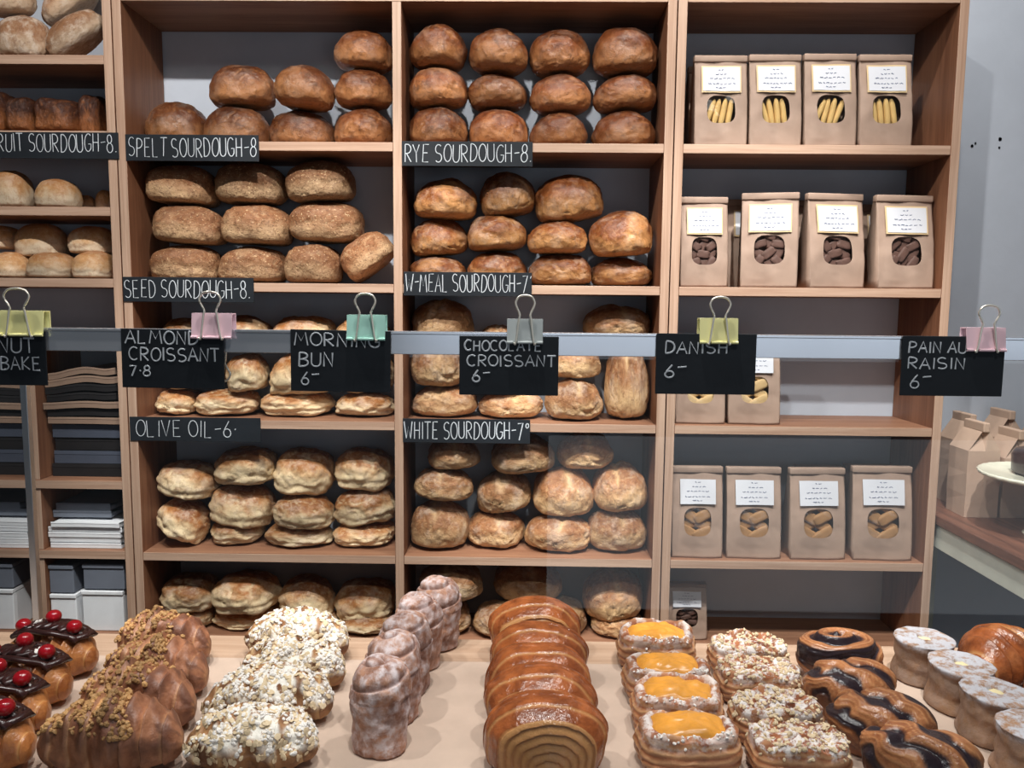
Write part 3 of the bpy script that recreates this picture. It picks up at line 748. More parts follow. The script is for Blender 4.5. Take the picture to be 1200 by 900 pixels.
# ------------------------------------------------------------------ papers and boxes on the left unit
def sheet_stack(name, x0, x1, z0, z1, y0, y1, n, mats, label, cat, group, wave=.0, slope=0.0):
    r = random.Random(len(label) + n)
    for i in range(n):
        za, zb = z0 + (z1 - z0) * i / n, z0 + (z1 - z0) * (i + 1) / n
        N = 24; v = []; f = []
        xo, xe, yo = r.uniform(0, .014), r.uniform(0, .02), r.uniform(0, .012)
        ax, bx = x0 + xo, x1 - xe
        amp = wave * (i + .3) / n
        for k in range(N + 1):
            t = k / N; x = ax + (bx - ax) * t
            dz = amp * (math.sin(t * 2.6 + .6) * .4 + .3 * noise.noise(Vector((t * 3, 4.0, len(label))))) + slope * t * (i / n)
            for (y, z) in ((y0 + yo, za + .0003), (y1, za + .0003), (y1, zb - .0004), (y0 + yo - .001, (za * .3 + zb * .7)), (y0 + yo, zb - .0004)):
                v.append((x, y, z + dz))
        for k in range(N):
            for q in range(5): f.append((k * 5 + q, k * 5 + (q + 1) % 5, k * 5 + 5 + (q + 1) % 5, k * 5 + 5 + q))
        f.append((4, 3, 2, 1, 0)); f.append(tuple(N * 5 + q for q in range(5)))
        o = link(name, mk(name, v, f, False), mats[i % len(mats)])
        bm = bmesh.new(); bm.from_mesh(o.data); bmesh.ops.recalc_face_normals(bm, faces=bm.faces); bm.to_mesh(o.data); bm.free()
        pos = 'lowest' if i == 0 else ('topmost' if i == n - 1 else ORD[i] + ' from the bottom')
        tag(o, label.replace('@', pos), cat, group)
xr = LX - T - .004
for sx0, sx1, side in ((xd + .014, xr, 'right'), (-1.80, xd - .014, 'left')):
    z5, z6 = LS[5] + .0008, LS[6] + .0008
    zm = at(90, 500, YF).z; ztp = at(90, 436, YF).z
    sheet_stack('paper_pad', sx0, sx1 - .006, z5, z5 + (zm - z5) * .98, YF + .05, YF + .22, 4, [BLACKP, SLATEP, BLACKP, SLATEP],
                f'dark grey pad, @ in the {side} pile below the brown paper', 'paper pad', 'dark pads on the left unit')
    sheet_stack('flattened_paper_bag', sx0, sx1 - .004, zm + .001, ztp - .014, YF + .03, YF + .215, 7, [BROWNP, BLACKP, BROWNP, BLACKP, BLACKP, BROWNP, BROWNP],
                f'flattened paper bag, @ in the {side} brown and black pile', 'paper bag', 'flattened bags on the left unit', .03, .03 if side == 'right' else .0)
    zt7 = at(90, 614, YF).z
    sheet_stack('paper_ream', sx0, sx1 - .012, z6, zt7, YF + .015, YF + .22, 5, [WHITEP], f'white paper bundle, @ in the {side} white pile', 'paper bundle', 'white paper on the left unit', .004)
    sheet_stack('paper_pad', sx0, sx1 - .05, zt7 + .0045, at(90, 595, YF).z, YF + .05, YF + .215, 2, [GREYP], f'grey pad, @ lying on the {side} white paper pile', 'paper pad', 'grey pads on the white paper')
def carton(px0, px1, y0, y1, dep, label, m=WHITEP):
    a, c = at(px0, y0, YF + .02), at(px1, y1, YF + .02)
    if px0 > 30: a.x = max(a.x, xd + .0135)
    z0 = LS[7] + .0008 if y1 > 735 else c.z
    w, h = c.x - a.x, a.z - z0
    r = empty('folded_carton', ((a.x + c.x) / 2, YF + .02, z0)); tag(r, label, 'carton', 'cartons at the bottom of the left unit')
    b = MB(); b.box(-w / 2, w / 2, 0, dep, 0, h - .012, .002); b.build('box_body', m, r)
    b = MB(); b.box(-w / 2 - .001, w / 2 + .001, -.004, dep + .002, h - .0115, h, .002); b.build('lid', m, r)
    return r
for (a, c, y0, y1, lab, m) in ((96, 146, 692, 742, 'white carton standing against the right side panel, bottom left shelf', WHITEP),
        (97, 146, 661, 691, 'grey carton on the white carton beside the right side panel', GREYP),
        (57, 91, 696, 742, 'white carton right of the steel post, bottom left shelf', WHITEP),
        (57, 87, 662, 695, 'grey carton on the white carton beside the steel post', GREYP),
        (-30, 18, 690, 742, 'white carton at the left edge of the bottom left shelf', WHITEP),
        (-28, 16, 660, 689, 'grey carton stacked at the left edge of the bottom left shelf', GREYP)):
    carton(a, c, y0, y1, .19, lab, m)

# ------------------------------------------------------------------ display counter
HT = EYE - .62                                      # level the pastries lie on
yb = on(600, 748, HT).y; yp = on(600, 775, HT).y; yfr = .86
dc = empty('display_counter', (0, 1.15, 0)); tag(dc, 'wooden display counter with glass front under the pastries', 'counter')
def cpart(name, mb, m, smooth=False, par=None):
    o = mb.build(name, m, par or dc, smooth); o.location = -Vector(dc.location) if par is None else (0, 0, 0); return o
b = MB(); b.box(-1.6, 1.12, yfr, yb, HT - .036, HT - .003, .002); cpart('counter_top', b, WOOD_C)
b = MB(); b.box(-1.6, 1.12, yfr + .06, yb - .05, .0005, HT - .0365); cpart('counter_base', b, WOOD_C)
RY = .875
za, zb = at(600, 390, RY).z, at(600, 416.5, RY).z
b = MB(); b.box(-1.6, 1.12, RY, RY + .008, zb, za, .0006); cpart('top_rail', b, ALU)
b = MB(); b.box(-1.6, 1.12, RY - .0012, RY + .0092, za - .003, za + .0006, .0008); cpart('rail_lip', b, ALU)
b = MB(); b.box(-1.6, 1.12, RY + .001, RY + .007, HT - .003, zb + .004); cpart('glass_pane', b, GLASS)
pp = at(37.5, 600, yb - .03)
b = MB(); b.box(pp.x - .006, pp.x + .006, yb - .036, yb - .024, HT - .003, zb + .01, .001); cpart('rear_post', b, STEEL)
b = MB(); b.box(pp.x - .006, pp.x + .006, RY + .010, yb - .024, zb + .0105, zb + .022, .001); cpart('side_bar', b, STEEL)
# kraft paper liner, gently creased
nx, ny = 80, 24; v = []; f = []
for i in range(nx + 1):
    for j in range(ny + 1):
        x = -1.5 + 2.6 * i / nx; y = RY + .02 + (yp - RY - .02) * j / ny
        v.append((x, y, HT - .0022 + .0016 * max(0, noise.noise(Vector((x * 9, y * 9, 2))))))
for i in range(nx):
    for j in range(ny): a = i * (ny + 1) + j; f.append((a, a + ny + 1, a + ny + 2, a + 1))
tag(link('liner_paper', mk('liner_paper', v, f), KRAFT), 'sheet of brown kraft paper under all the pastries', 'paper')

# ------------------------------------------------------------------ pastry signs and clips
gp = 'pastry price signs clipped to the rail'; PY = RY - .002
sg = [((-62, 388, 57, 451), [('WALNUT', -50, 413, 97, 17), ('BAKE', 3, 433, 50, 15)], 'black WALNUT BAKE sign clipped to the rail, cut by the left edge'),
      ((144, 386, 264, 455), [('ALMOND', 149, 403, 88, 15), ('CROISSANT', 153, 423, 108, 15), ('7*8', 153, 441, 27, 12)], 'black ALMOND CROISSANT sign clipped to the rail'),
      ((341, 387, 458, 459), [('MORNING', 346, 406, 102, 15), ('BUN', 350, 430, 44, 16), ('6~', 353, 452, 22, 15)], 'black MORNING BUN sign clipped to the rail'),
      ((538, 394, 654, 463), [('CHOCOLATE', 544, 411, 92, 12), ('CROISSANT', 547, 429, 106, 13), ('6~', 553, 448, 22, 14)], 'black CHOCOLATE CROISSANT sign clipped to the rail'),
      ((767, 391, 884, 462), [('DANISH', 777, 414, 76, 14), ('6~', 777, 442, 27, 15)], 'black DANISH sign clipped to the rail'),
      ((1053, 394, 1173, 464), [('PAIN AU', 1060, 413, 70, 13), ('RAISIN', 1060, 432, 70, 13), ('6~', 1064, 455, 26, 16)], 'black PAIN AU RAISIN sign clipped to the rail')]
for i, (bx, ln, lab) in enumerate(sg):
    sign(bx, PY, ln, lab, gp , .0009, 20 + i, th=.0016, tilt=math.radians(.6 if i in (1, 2) else 0), name='pastry_sign')
def clip(px0, px1, pyt, pyb, ploop, color, label):
    Y = PY - .0048; xm = (px0 + px1) / 2; c = at(xm, pyb, Y)
    w = at(px1, pyb, Y).x - at(px0, pyb, Y).x; h = at(xm, pyt, Y).z - c.z
    r = empty('binder_clip', (c.x, PY + .006, c.z)); tag(r, label, 'binder clip', 'binder clips holding the pastry signs')
    # triangular spring body, jaws at the bottom, spine on top
    yf, yk, sp = -.0105, .0060, .0075        # front jaw, rear jaw, half depth of the spine
    prof = [(yf, 0), (-sp, h), (sp - .002, h), (yk, 0), (yk - .001, 0), (sp - .0034, h - .0012), (-sp + .0014, h - .0012), (yf + .001, 0)]
    b = MB(); n = len(prof)
    b.add([(-w / 2, y, z) for y, z in prof] + [(w / 2, y, z) for y, z in prof],
          [(i, (i + 1) % n, n + (i + 1) % n, n + i) for i in range(n)] +
          [(i, i + 1, n - 2 - i, n - 1 - i) for i in range(3)] + [(n + n - 1 - i, n + n - 2 - i, n + i + 1, n + i) for i in range(3)])
    for yy in (yf - .0004, yk + .0004):       # rolled lips with the wire slots between
        for xa, xb in ((-.5, -.34), (-.2, .2), (.34, .5)): b.tube([(xa * w, yy, .0006), (xb * w, yy, .0006)], .0017, 10)
    b.build('spring_body', CLIPC[color], r)
    hl = at(xm, ploop, Y).z - c.z
    def handle(y0, y1, lean):
        pts = []
        for s in (-1, 1):
            seg = [(s * w * .30, 0), (s * w * .25, 0), (s * w * .17, hl * .48), (s * w * .15, hl * .60), (s * w * .25, hl * .78), (s * w * .255, hl * .87), (s * w * .17, hl * .97), (0, hl)]
            pts.append(seg)
        path = pts[0] + pts[1][::-1][1:]
        # smooth the bends
        P = [Vector((x, y0 + (y1 - y0) * z / hl, z * (-1 if lean else 1))) for x, z in path]
        Q = []
        for i in range(len(P) - 1):
            p0, p1, p2, p3 = P[max(i - 1, 0)], P[i], P[i + 1], P[min(i + 2, len(P) - 1)]
            for k in range(5):
                t = k / 5
                Q.append(.5 * ((2 * p1) + (p2 - p0) * t + (2 * p0 - 5 * p1 + 4 * p2 - p3) * t * t + (3 * p1 - p0 - 3 * p2 + p3) * t ** 3))
        Q.append(P[-1])
        bb = MB(); bb.tube(Q,   .0012, 8); bb.build('wire_handle', WIRE, r, True)
    handle(yf - .0013, -sp - .004, 0); handle(yk + .0013, yk + .006, -1)
clip(-6, 50, 364, 393, 338, 'yellow', 'yellow binder clip on the WALNUT BAKE sign')
clip(224, 271, 367, 396, 342, 'pink', 'pink binder clip on the ALMOND CROISSANT sign')
clip(406, 451, 369, 398, 344, 'mint', 'mint green binder clip on the MORNING BUN sign')
clip(594, 636, 374, 402, 346, 'grey', 'grey binder clip on the CHOCOLATE CROISSANT sign')
clip(820, 865, 373, 402, 348, 'yellow', 'yellow binder clip on the DANISH sign')
clip(1133, 1179, 384, 411, 358, 'pink', 'pink binder clip on the PAIN AU RAISIN sign')

# ------------------------------------------------------------------ pastries
NZ = noise.noise
def sq(c, e): return math.copysign(abs(c) ** e, c)
def m_pain(w, l, h, seed):
    a, bb = w / 2, h * .60; so = Vector((seed * 3.3, seed, 0))
    def fn(u, v):
        th = 2 * PI * u; cx, cz = sq(math.cos(th), .85), sq(math.sin(th), .85); pale = 0; hole = 0
        if v < .42:                                  # front end: rolled layers
            rho = (v / .42) ** .8; sp = (rho * 6.3 + u) % 1.0
            y = -l / 2 - .016 * (1 - rho ** 2) + .0028 * sp * sstep(0, .15, rho) - .002
            if rho < .13: y += .010 * (1 - rho / .13); hole = 1
            k = rho * .80; pale = .45 + .4 * (1 - sstep(.0, .5, abs(sp - .5)))
        elif v < .85:
            s = (v - .42) / .43; stp = s * 3 + .35 * NZ(Vector((cx, cz, 0)) + so); fr = stp % 1.0
            k = .80 + .25 * math.sin(PI * .5 * min(1, s / .62)) ** .9 - .10 * max(0, (s - .62) / .38) ** 2 - .028 * fr * (s < .75)
            y = -l / 2 + l * s; pale = .6 * sstep(.70, 1.0, fr) * (s < .5)
        else:
            s = (v - .85) / .15; k = math.cos(s * PI / 2) * .95; y = l / 2 + .008 * math.sin(s * PI / 2)
        k *= 1 + .07 * NZ(Vector((cx * 1.3, y * 14, cz * 1.3)) + so) + .02 * NZ(Vector((cx * 4, y * 50, cz * 4)) + so)
        x, z = a * cx * k, bb * cz * k; z = z if z > 0 else -.66 * bb * math.tanh(-z / (.66 * bb) * 1.25)
        if v < .42: z -= .016 * (1 - rho)
        return (x, y, z, min(1, pale), hole * .8)
    return surf('pain_au_chocolat', 120, 120, fn, ('pale', 'choc'))
def m_crescent(w, l, h, seed, bend=.25, ridges=7, amp=.09, sugar=0.0, choc=0.0, lump=.05):
    """long axis left-right, bent, with wrapped layers"""
    so = Vector((seed * 2.7, seed * 1.1, 3))
    def fn(u, v):
        th = 2 * PI * u; t = v * 2 - 1
        prof = max(0, 1 - abs(t) ** 2.4) ** .55
        ph = (abs(t) * ridges * .5) % 1.0
        r = prof * (1 + amp * (.5 - ph) * (1 - abs(t) ** 4)) * (1 + lump * NZ(Vector((t * 3, math.cos(th), math.sin(th))) * 1.6 + so) + lump * .6 * NZ(Vector((t * 9, 2 * math.cos(th), 2 * math.sin(th))) + so))
        y = l / 2 * math.cos(th) * r - bend * l * (t * t - .35); z = h * .62 * math.sin(th) * r
        z = z if z > 0 else -.38 * h * math.tanh(-z / (.38 * h))
        x = w / 2 * t * (1 - .02 * math.cos(th))
        up = sstep(-.2, .5, math.sin(th) + .4 * NZ(Vector((t * 4, th, seed))))
        n = NZ(Vector((t * 5, math.cos(th) * 2, math.sin(th) * 2)) + so)
        return (x, y, z, .7 * sstep(.75, 1, ph) + .2 * max(0, n), choc * sstep(.0, .35, n) * up, sugar * up * sstep(-.25, -.02, NZ(Vector((x, y, z)) * 38)))
    return surf('crescent', 64, 110, fn, ('pale', 'choc', 'sugar'))
def m_morning(w, h, seed):
    so = Vector((seed, seed * 2.1, 1))
    def fn(u, v):
        th = 2 * PI * u
        if v < .12: r, z = w / 2 * .78 * (v / .12), 0
        elif v < .55:
            s = (v - .12) / .43; r = w / 2 * (.88 + .10 * s + .03 * math.sin(s * 9 + th)); z = h * .62 * s
        else:
            s = (v - .55) / .45; r = w / 2 * 1.0 * math.cos(s * PI / 2) ** .75; z = h * (.62 + .38 * math.sin(s * PI / 2))
        sp = ((1 - v) * 4.2 + u) % 1.0 if v > .5 else ((v * 3.1 + u * 1) % 1.0)
        gr = math.exp(-((sp - .5) / .09) ** 2); gr *= .8 if v > .5 else .5
        q = r / (w / 2); n = NZ(Vector((math.cos(th) * 1.8 * q, math.sin(th) * 1.8 * q, z * 28)) + so); n2 = NZ(Vector((math.cos(th) * 5 * q, math.sin(th) * 5 * q, z * 80)) + so)
        k = 1 - .06 * gr * (v < .97) + .11 * n + .04 * n2
        return (r * k * math.cos(th), r * k * math.sin(th), max(0, z - (.006 * gr if v > .55 else 0) + .003 * n * (v > .3)), .4 * max(0, n2), .85 * gr + .25 * sstep(.0, .5, -n2), .45 + .5 * sstep(-.25, .35, n2 + .5 * n) - .5 * gr)
    return surf('morning_bun', 90, 100, fn, ('pale', 'choc', 'sugar'))
def m_danish(w, l, h, seed, dome=0.0, sug=.0):
    """pillow square: laminated sides, raised rim, hollow or domed middle"""
    so = Vector((seed * 1.9, 0, seed))
    def fn(u, v):
        th = 2 * PI * u; c, s_ = math.cos(th), math.sin(th); e = (abs(c) ** 3.3 + abs(s_) ** 3.3) ** (-1 / 3.3); c, s_ = c * e, s_ * e
        n = NZ(Vector((c * 1.7, s_ * 1.7, 0)) + so); n2 = NZ(Vector((c * 4, s_ * 4, v * 9)) + so); pale = choc = 0; sugar = 0
        if v < .12: k, z = .9 * v / .12, 0
        elif v < .55:
            t = (v - .12) / .43; lam = abs((t * 4.5) % 1 - .5) * 2
            k = .90 + .10 * math.sin(t * PI) - .030 * lam + .02 * n2; z = h * .80 * t; pale = .75 * (1 - lam) * (.4 + .6 * t)
            sugar = sug * .6 * sstep(.75, 1, t)
        else:
            t = (v - .55) / .45; k = .92 * (1 - t)
            rim = math.exp(-((t - .16) / .16) ** 2)
            z = h * (.80 + .20 * rim - (0 if dome else .26 * sstep(.22, .55, t)) + dome * .22 * sstep(.1, .8, t))
            pale = .5 * rim * max(0, n2 + .3); sugar = sug * (rim * .9 if not dome else 1.0)
        k *= 1 + .07 * n + .02 * n2; z = max(0, z * (1 + .17 * n * (v > .3)) + .004 * n2 * (v > .2))
        return (w / 2 * c * k, l / 2 * s_ * k, z, min(1, pale), choc, sugar)
    return surf('danish', 96, 90, fn, ('pale', 'choc', 'sugar'))
def m_babka(w, l, h, seed, swirl):
    so = Vector((seed * 4.1, seed, 2))
    def fn(u, v):
        th = 2 * PI * u; c, s_ = math.cos(th), math.sin(th)
        if v < .1: r, z = .72 * v / .1, 0
        elif v < .5: t = (v - .1) / .4; r = .72 + .28 * math.sin(t * PI / 2); z = .58 * t
        else: t = (v - .5) / .5; r = math.cos(t * PI / 2) ** .8; z = .58 + .42 * math.sin(t * PI / 2)
        n = NZ(Vector((c * r * 2, s_ * r * 2, z * 2)) + so)
        if swirl: ph = r * 2.3 + u * 1.0 + .25 * n if v > .42 else z * 1.6 + u * 2
        else: ph = (c * r * 1.15 + s_ * r * .55 + z * 1.1) * .95 + .40 * n + seed * .37
        sp = ph % 1.0; ridge = math.sin(sp * PI); fine = math.sin(ph * 40)
        k = 1 + (.10 * (ridge - .6) + .010 * fine) * sstep(.05, .3, v) + .05 * n
        zz = z * h * (1 + .12 * (ridge - .6) * sstep(.3, .6, v))
        ch = (1 - sstep(.20, .30, abs(sp - .86 + (1 if sp < .3 else 0)) + .12 * n)) * sstep(.18, .5, v + .15 * n)
        return (w / 2 * c * r * k, l / 2 * s_ * r * k, zz, .5 * sstep(.2, 1, fine) * (1 - ch) * (v > .2), ch, 0)
    return surf('chocolate_twist', 110, 90, fn, ('pale', 'choc', 'sugar'))
def m_cruffin(w, h, seed):
    so = Vector((seed * 1.3, 5, seed))
    def fn(u, v):
        th = 2 * PI * u; c, s_ = math.cos(th), math.sin(th); n = NZ(Vector((c * 2, s_ * 2, v * 6)) + so); n2 = NZ(Vector((c * 5, s_ * 5, v * 12)) + so)
        if v < .1: r, z = 1.06 * v / .1, 0
        elif v < .6: t = (v - .1) / .5; r = 1.06 - .12 * sstep(0, .35, t) + .06 * sstep(.7, 1, t) + .025 * math.sin(t * 14 + th * 2); z = t * .97
        else:
            t = (v - .6) / .4; r = 1.0 - t; z = .97 + .03 * math.sin(min(1, t * 5) * PI / 2) - .16 * sstep(.72, .9, t)
        k = 1 + .025 * n + .03 * n2
        return (w / 2 * r * k * c, w / 2 * r * k * s_, max(0, h * (z + .02 * n * (v > .3))), .3, 0, sstep(.50, .62, v + .02 * n2) * (1 - sstep(.9, .97, v)) + .12)
    return surf('sugared_roll', 80, 80, fn, ('pale', 'choc', 'sugar'))
def scatter(name, me, n, size, m, parent, seed, test, flat=.5, lift=.3):
    """crumbs, nuts or flakes spread over a surface, as one piece of topping"""
    rnd = random.Random(seed); b = MB(); V, Fc = ico(1); polys = [p for p in me.polygons if test(p)]
    if not polys: return None
    wts = [p.area for p in polys]
    for p in rnd.choices(polys, wts, k=n):
        c = Vector(p.center); nrm = Vector(p.normal); q = nrm.to_track_quat('Z', 'Y').to_matrix() @ Matrix.Rotation(rnd.uniform(0, 6.28), 3, 'Z')
        q = Matrix.Rotation(rnd.uniform(-.5, .5), 3, 'X') @ q
        s = size * rnd.uniform(.6, 1.3); sx, sy, sz = s, s * rnd.uniform(.5, .9), s * flat
        c = c + nrm * (s * flat * lift) + Vector((rnd.uniform(-1, 1), rnd.uniform(-1, 1), 0)) * .0015
        b.add([c + q @ Vector((v.x * sx * rnd.uniform(.85, 1.15), v.y * sy, v.z * sz)) for v in V], Fc)
    o = b.build(name, m, parent, False); o['kind'] = 'stuff'
    return o
def place(root, cx, ytop, H, rot=0, scale=1.0, tip=0.0):
    p = on(cx, ytop, HT + H * scale * .93); root.location = (p.x, p.y, HT + .0006); root.rotation_euler = (tip, 0, rot); root.scale = (scale,) * 3
BACK = ['backmost', 'second from the back', 'third from the back', 'fourth from the back', 'frontmost']
def where(i, n): return BACK[4] if i == n - 1 else BACK[i]
def lower(me):
    z = min(v.co.z for v in me.vertices)
    for v in me.vertices: v.co.z -= z
    return me
# chocolate croissants
pcm = [lower(m_pain(.158, .064, .098, s)) for s in (1, 2, 3)]
for i, (cx, yt, sc_) in enumerate([(628, 709, 1.0), (631, 738, .99), (632, 764, 1.0), (635, 791, 1.0), (639, 824, 1.02)]):
    r = link('chocolate_croissant', pcm[i % 3], P_CROI); place(r, cx, yt, .098, .03 * (-1) ** i, sc_, 0.0)
    tag(r, f'glossy golden chocolate croissant, {where(i, 5)} in the centre row', 'pastry', 'chocolate croissants')
# custard danishes
dm = [lower(m_danish(.140, .092, .058, s, 0, .9)) for s in (1, 2)]
for i, (cx, yt, rt) in enumerate([(769, 741, -.05), (782, 778, .03), (794, 809, -.04), (806, 850, .05)]):
    r = empty('custard_danish', (0, 0, 0)); me = dm[i % 2]
    link('pastry_base', me, P_DAN, r)
    def cf(u, v, i=i):
        th = 2 * PI * u; c, s_ = math.cos(th), math.sin(th); e = (abs(c) ** 3.5 + abs(s_) ** 3.5) ** (-1 / 3.5); k = math.sin(v * PI) ** .8
        n = NZ(Vector((c * 2 * k, s_ * 2 * k, i)))
        return (.050 * c * e * k * (1 + .12 * n), .033 * s_ * e * k * (1 + .12 * n), .051 + (.012 + .005 * n) * -math.cos(v * PI) + .003 * NZ(Vector((c * 5 * k, s_ * 5 * k, i + 3))))
    link('custard_filling', surf('custard_filling', 48, 24, cf), CUSTARD, r)
    scatter('sugar_crumbs', me, 60, .0024, SUGAR, r, i, lambda p: p.normal.z > .2 and p.center.z > .042 and p.center.y < -.026)
    place(r, cx, yt, .058, rt, 1.0); tag(r, f'square danish with orange custard centre, {where(i, 4)} in its row', 'pastry', 'custard danishes')
# sugared almond danishes
am = [lower(m_danish(.134, .084, .054, s, .55, 1.1)) for s in (5, 6)]
for i, (cx, yt, rt) in enumerate([(877, 748, .06), (889, 776, .0), (910, 817, .05), (936, 856, -.05)]):
    r = empty('almond_danish', (0, 0, 0)); me = am[i % 2]; link('pastry_base', me, P_DAN, r)
    scatter('almond_crumbs', me, 230, .0036, FLAKE, r, i + 9, lambda p: p.normal.z > .35 and p.center.z > .036)
    place(r, cx, yt, .062, rt, 1.0); tag(r, f'square danish topped with white sugared almonds, {where(i, 4)} in its row', 'pastry', 'sugared almond danishes')
# chocolate twists
for i, (cx, yt, rt, s) in enumerate([(985, 744, 0, .98), (997, 779, .2, 1.0), (1033, 817, -.15, 1.0), (1080, 860, -.25, 1.02)]):
    r = link('chocolate_twist', lower(m_babka(.142, .096, .078, i + 1, i == 0)), P_BABK); place(r, cx, yt, .082, rt, s)
    tag(r, f'{"swirled" if i == 0 else "twisted"} bun streaked with dark chocolate, {where(i, 4)} in its row', 'pastry', 'chocolate twists')
# sugared cruffins
for i, (cx, yt) in enumerate([(1083, 752), (1126, 782), (1167, 815), (1214, 858)]):
    r = empty('sugared_cruffin', (0, 0, 0)); me = lower(m_cruffin(.096, .070, i + 1)); link('pastry_base', me, P_CRUF, r)
    b = MB(); V, Fc = ico(3); b.add([(v.x * .013, v.y * .012, .056 + v.z * .006 + .006 + .002 * NZ(v * 3)) for v in V], Fc); b.build('cream_filling', CREAM, r, True)
    place(r, cx, yt, .066, .5 * i, .98); tag(r, f'round sugar dusted pastry with a filled hole, {where(i, 4)} in its row', 'pastry', 'sugared round pastries')
# croissants at the right edge
cm = [lower(m_crescent(.17, .105, .088, s, .18, 7, .16)) for s in (3, 4)]
for i, (cx, yt, rt) in enumerate([(1176, 741, .5), (1262, 778, .4)]):
    r = link('croissant', cm[i], P_CROI); place(r, cx, yt, .088, rt, 1.0)
    tag(r, f'plain golden croissant at the right edge, {("behind", "in front")[i]}', 'pastry', 'plain croissants')
# morning buns
mm = [lower(m_morning(.086, .128, s)) for s in (1, 2, 3)]
for i, (cx, yt, s) in enumerate([(513, 690, .98), (490, 699, .98), (475, 722, .98), (460, 752, 1.0), (443, 786, 1.0)]):
    r = link('morning_bun', mm[i % 3], P_MORN); place(r, cx, yt, .128, .9 * i, s)
    y = 1.355 - i * .082
    p = at(cx, 500, y); r.location = (p.x, y, HT + .0006)
    tag(r, f'tall sugared cinnamon morning bun, {where(i, 5)} in its row', 'pastry', 'morning buns')
# almond croissants
acm = [lower(m_crescent(.185, .092, .076, s, .12, 5, .10, 1.0, 0, .24)) for s in (11, 12)]
for i, (cx, yt, rt, s) in enumerate([(350, 719, -.1, 1.02), (346, 752, -.15, .95), (316, 786, .12, 1.02), (297, 834, .05, .96)]):
    r = empty('almond_croissant', (0, 0, 0)); me = acm[i % 2]; link('pastry_body', me, P_ALM, r)
    scatter('almond_flakes', me, 420, .0052, FLAKE, r, i + 30, lambda p: p.normal.z > -.2 and NZ(p.center * 38) > -.12, .16, .8)
    scatter('icing_sugar', me, 480, .0038, SUGAR, r, i + 40, lambda p: p.normal.z > .3 and NZ(p.center * 38) > -.05, .5)
    place(r, cx, yt, .078, rt, s); tag(r, f'almond croissant thick with white sugar and flaked almonds, {where(i, 4)} in its row', 'pastry', 'almond croissants')
# hazelnut croissants
ncm = [lower(m_crescent(.178, .084, .082, s, .14, 8, .26, 0, .8, .18)) for s in (21, 22)]
for i, (cx, yt, rt, s) in enumerate([(195, 724, -.12, .95), (186, 754, -.12, .98), (165, 786, -.1, 1.0), (133, 825, .08, 1.06)]):
    r = empty('hazelnut_croissant', (0, 0, 0)); me = ncm[i % 2]; link('pastry_body', me, P_NUT, r)
    scatter('chopped_nuts', me, 330, .0044, NUT, r, i + 50, lambda p: p.normal.z > .35 and p.center.x + .6 * p.center.z < .07, .8)
    place(r, cx, yt, .084, rt, s); tag(r, f'brown croissant with chocolate and chopped nuts, {where(i, 4)} in its row', 'pastry', 'hazelnut croissants')
# cherry danishes
chm = [lower(m_crescent(.165, .077, .068, s, .10, 9, .42)) for s in (31, 32)]
for i, (cx, yt, rt) in enumerate([(62, 738, -.15), (28, 768, -.15), (-4, 799, -.1), (-26, 834, -.1)]):
    r = empty('cherry_danish', (0, 0, 0)); me = chm[i % 2]; link('pastry_body', me, P_CHER, r)
    b = MB(); pts = []
    top = lambda x, y: max([v.co.z for v in me.vertices if abs(v.co.x - x) < .008 and abs(v.co.y - y) < .012] or [.05])
    for k in range(40):
        x = -.066 + .132 * k / 39; y = .018 * math.sin(k * 1.35); pts.append((x, y, top(x, y) + .002))
    b.tube(pts, .0075, 10, .7)
    for k in range(3):
        y = -.02 + .02 * k; b.tube([(-.06 + .12 * j / 9, y + .004 * math.sin(j + k), top(-.06 + .12 * j / 9, y) + .001) for j in range(10)], .0065, 8, .7)
    ic = b.build('chocolate_icing', CHOCO, r, True)
    scatter('coconut_flakes', me, 130, .0036, SUGAR, r, i + 70, lambda p: p.normal.z > .75 and abs(p.center.x) < .07, .3, 9.0)
    for k, (x, y) in enumerate([(-.052, -.004), (-.004, .008), (.046, -.006)]):
        V, Fc = ico(3); mb = MB(); mb.add([(v.x * .0122, v.y * .0122, v.z * .0114 - .003 * math.exp(-((v.x ** 2 + v.y ** 2) / .08)) * (v.z > 0)) for v in V], Fc)
        c = mb.build('cherry', CHERRY, r, True, loc=(x, y, top(x, y) + .013))
    place(r, cx, yt, .075, rt, 1.0); tag(r, f'golden danish with chocolate icing and red cherries, {where(i, 4)} at the left edge', 'pastry', 'cherry danishes')

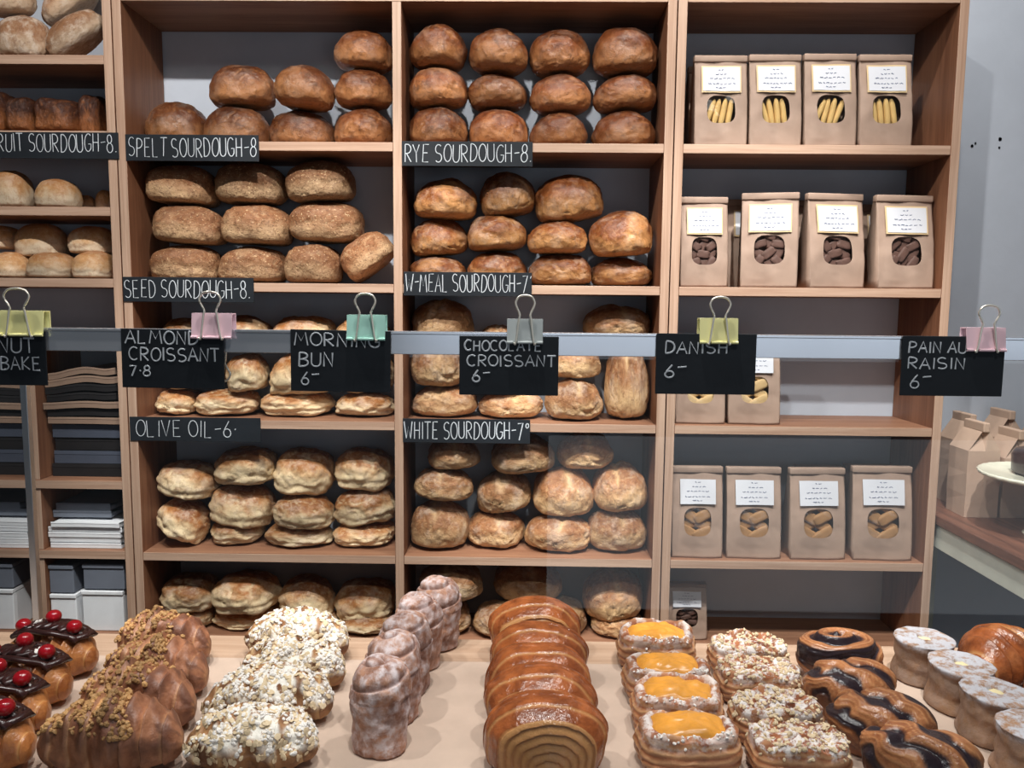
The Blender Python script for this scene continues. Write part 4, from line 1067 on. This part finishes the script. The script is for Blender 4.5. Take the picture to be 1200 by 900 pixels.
# ------------------------------------------------------------------ side worktop, bags, cake stand
WZ = at(1097, 604, YF).z
wt = empty('side_worktop', (1.7, 1.7, 0)); tag(wt, 'dark wooden worktop with cream apron beside the right shelf unit', 'worktop')
def wpart(name, mb, m): o = mb.build(name, m, wt); o.location = -Vector(wt.location); return o
b = MB(); b.box(X3 + .004, 2.6, 1.0, YW - .002, WZ - .028, WZ, .003); wpart('worktop_board', b, WOOD_D)
b = MB(); b.box(X3 + .012, X3 + .03, 1.03, YW - .03, WZ - .095, WZ - .0285, .001); wpart('apron', b, CREAMP)
for x, y in ((X3 + .06, 1.08), (X3 + .06, YW - .08), (2.5, 1.08), (2.5, YW - .08)):
    b = MB(); b.box(x - .025, x + .025, y - .025, y + .025, .0005, WZ - .0285, .002); wpart('leg', b, CREAMP)
def lunch_bag(cx, w, l, h, label, y):
    p = Vector((cx, y, WZ + .0006)); r = empty('open_paper_bag', p); tag(r, label, 'paper bag', 'folded paper bags on the worktop')
    g = .055; so = Vector((cx * 9, y * 9, 0)); v = []; f = []
    def add(x, yy, z): v.append((x + .003 * NZ(Vector((x * 20, yy * 20, z * 14)) + so), yy + .003 * NZ(Vector((z * 14, x * 20, yy * 9)) + so), z)); return len(v) - 1
    n = 6
    rings = []
    for k in range(n + 1):
        z = h * k / n; rings.append([add(-w / 2, -l / 2, z), add(0, -l / 2 - .001, z), add(w / 2, -l / 2, z), add(w / 2, l / 2, z), add(0, l / 2, z), add(-w / 2, l / 2, z)])
    rings.append([add(-.008, -l / 2 + .004, h + g), add(0, -l / 2 + .022, h + g * .9), add(.008, -l / 2 + .004, h + g), add(.008, l / 2, h + g), add(0, l / 2 - .02, h + g * .9), add(-.008, l / 2, h + g)])
    for i in range(len(rings) - 1):
        for k in range(6): q = (k + 1) % 6; f.append((rings[i][k], rings[i][q], rings[i + 1][q], rings[i + 1][k]))
    f.append(tuple(rings[0][::-1])); f.append(tuple(rings[-1]))
    link('bag_body', mk('bag_body', v, f, False), BAGD, r)
    b = MB(); b.box(-.009, .009, -l / 2 - .002, l / 2, h + g - .004, h + g + .022, .003); b.build('folded_top', BAGD, r)
    return r
for (px, py, y, w, h, lab) in ((1122, 600, 2.26, .085, .19, 'plain brown paper bag nearest the shelf unit at the back of the worktop'),
        (1137, 602, 2.13, .088, .185, 'plain brown paper bag with pointed top in front of the others on the worktop'),
        (1166, 600, 2.27, .085, .20, 'plain brown paper bag at the back of the worktop between two others'),
        (1178, 604, 2.13, .085, .165, 'plain brown paper bag directly behind the cake stand'),
        (1212, 600, 2.25, .085, .18, 'plain brown paper bag at the right edge of the worktop')):
    lunch_bag(at(px, py, y).x, w, .095, h, lab, y)
cs = at(1228, 558, 1.92)
st = empty('cake_stand', (cs.x, 1.92, WZ + .0006)); tag(st, 'cream fluted cake stand on the side worktop at the right edge', 'cake stand')
hz = cs.z - WZ
b = MB(); b.lathe([(.045, 0), (.046, .004), (.026, .02), (.016, .05), (.016, hz - .03), (.04, hz - .012)], 40); b.build('pedestal', PORC, st, True)
b = MB(); b.lathe([(.05, hz - .014), (.13, hz - .010), (.150, hz - .004), (.154, hz + .004), (.150, hz + .006), (.144, hz), (.01, hz - .001)], 96,
                  wob=lambda i, a: 1 + (.012 * math.sin(a * 32) if 2 <= i <= 4 else 0)); b.build('plate', PORC, st, True)
b = MB(); b.lathe([(.085, .0), (.095, .008), (.096, .05), (.088, .062), (.01, .066)], 48, wob=lambda i, a: 1 + .02 * math.sin(a * 7 + i)); 
ck = b.build('chocolate_cake', CHOCO, None, True, loc=(cs.x + .02, 1.92, WZ + hz + .0003)); tag(ck, 'dark chocolate cake on the cream cake stand', 'cake')
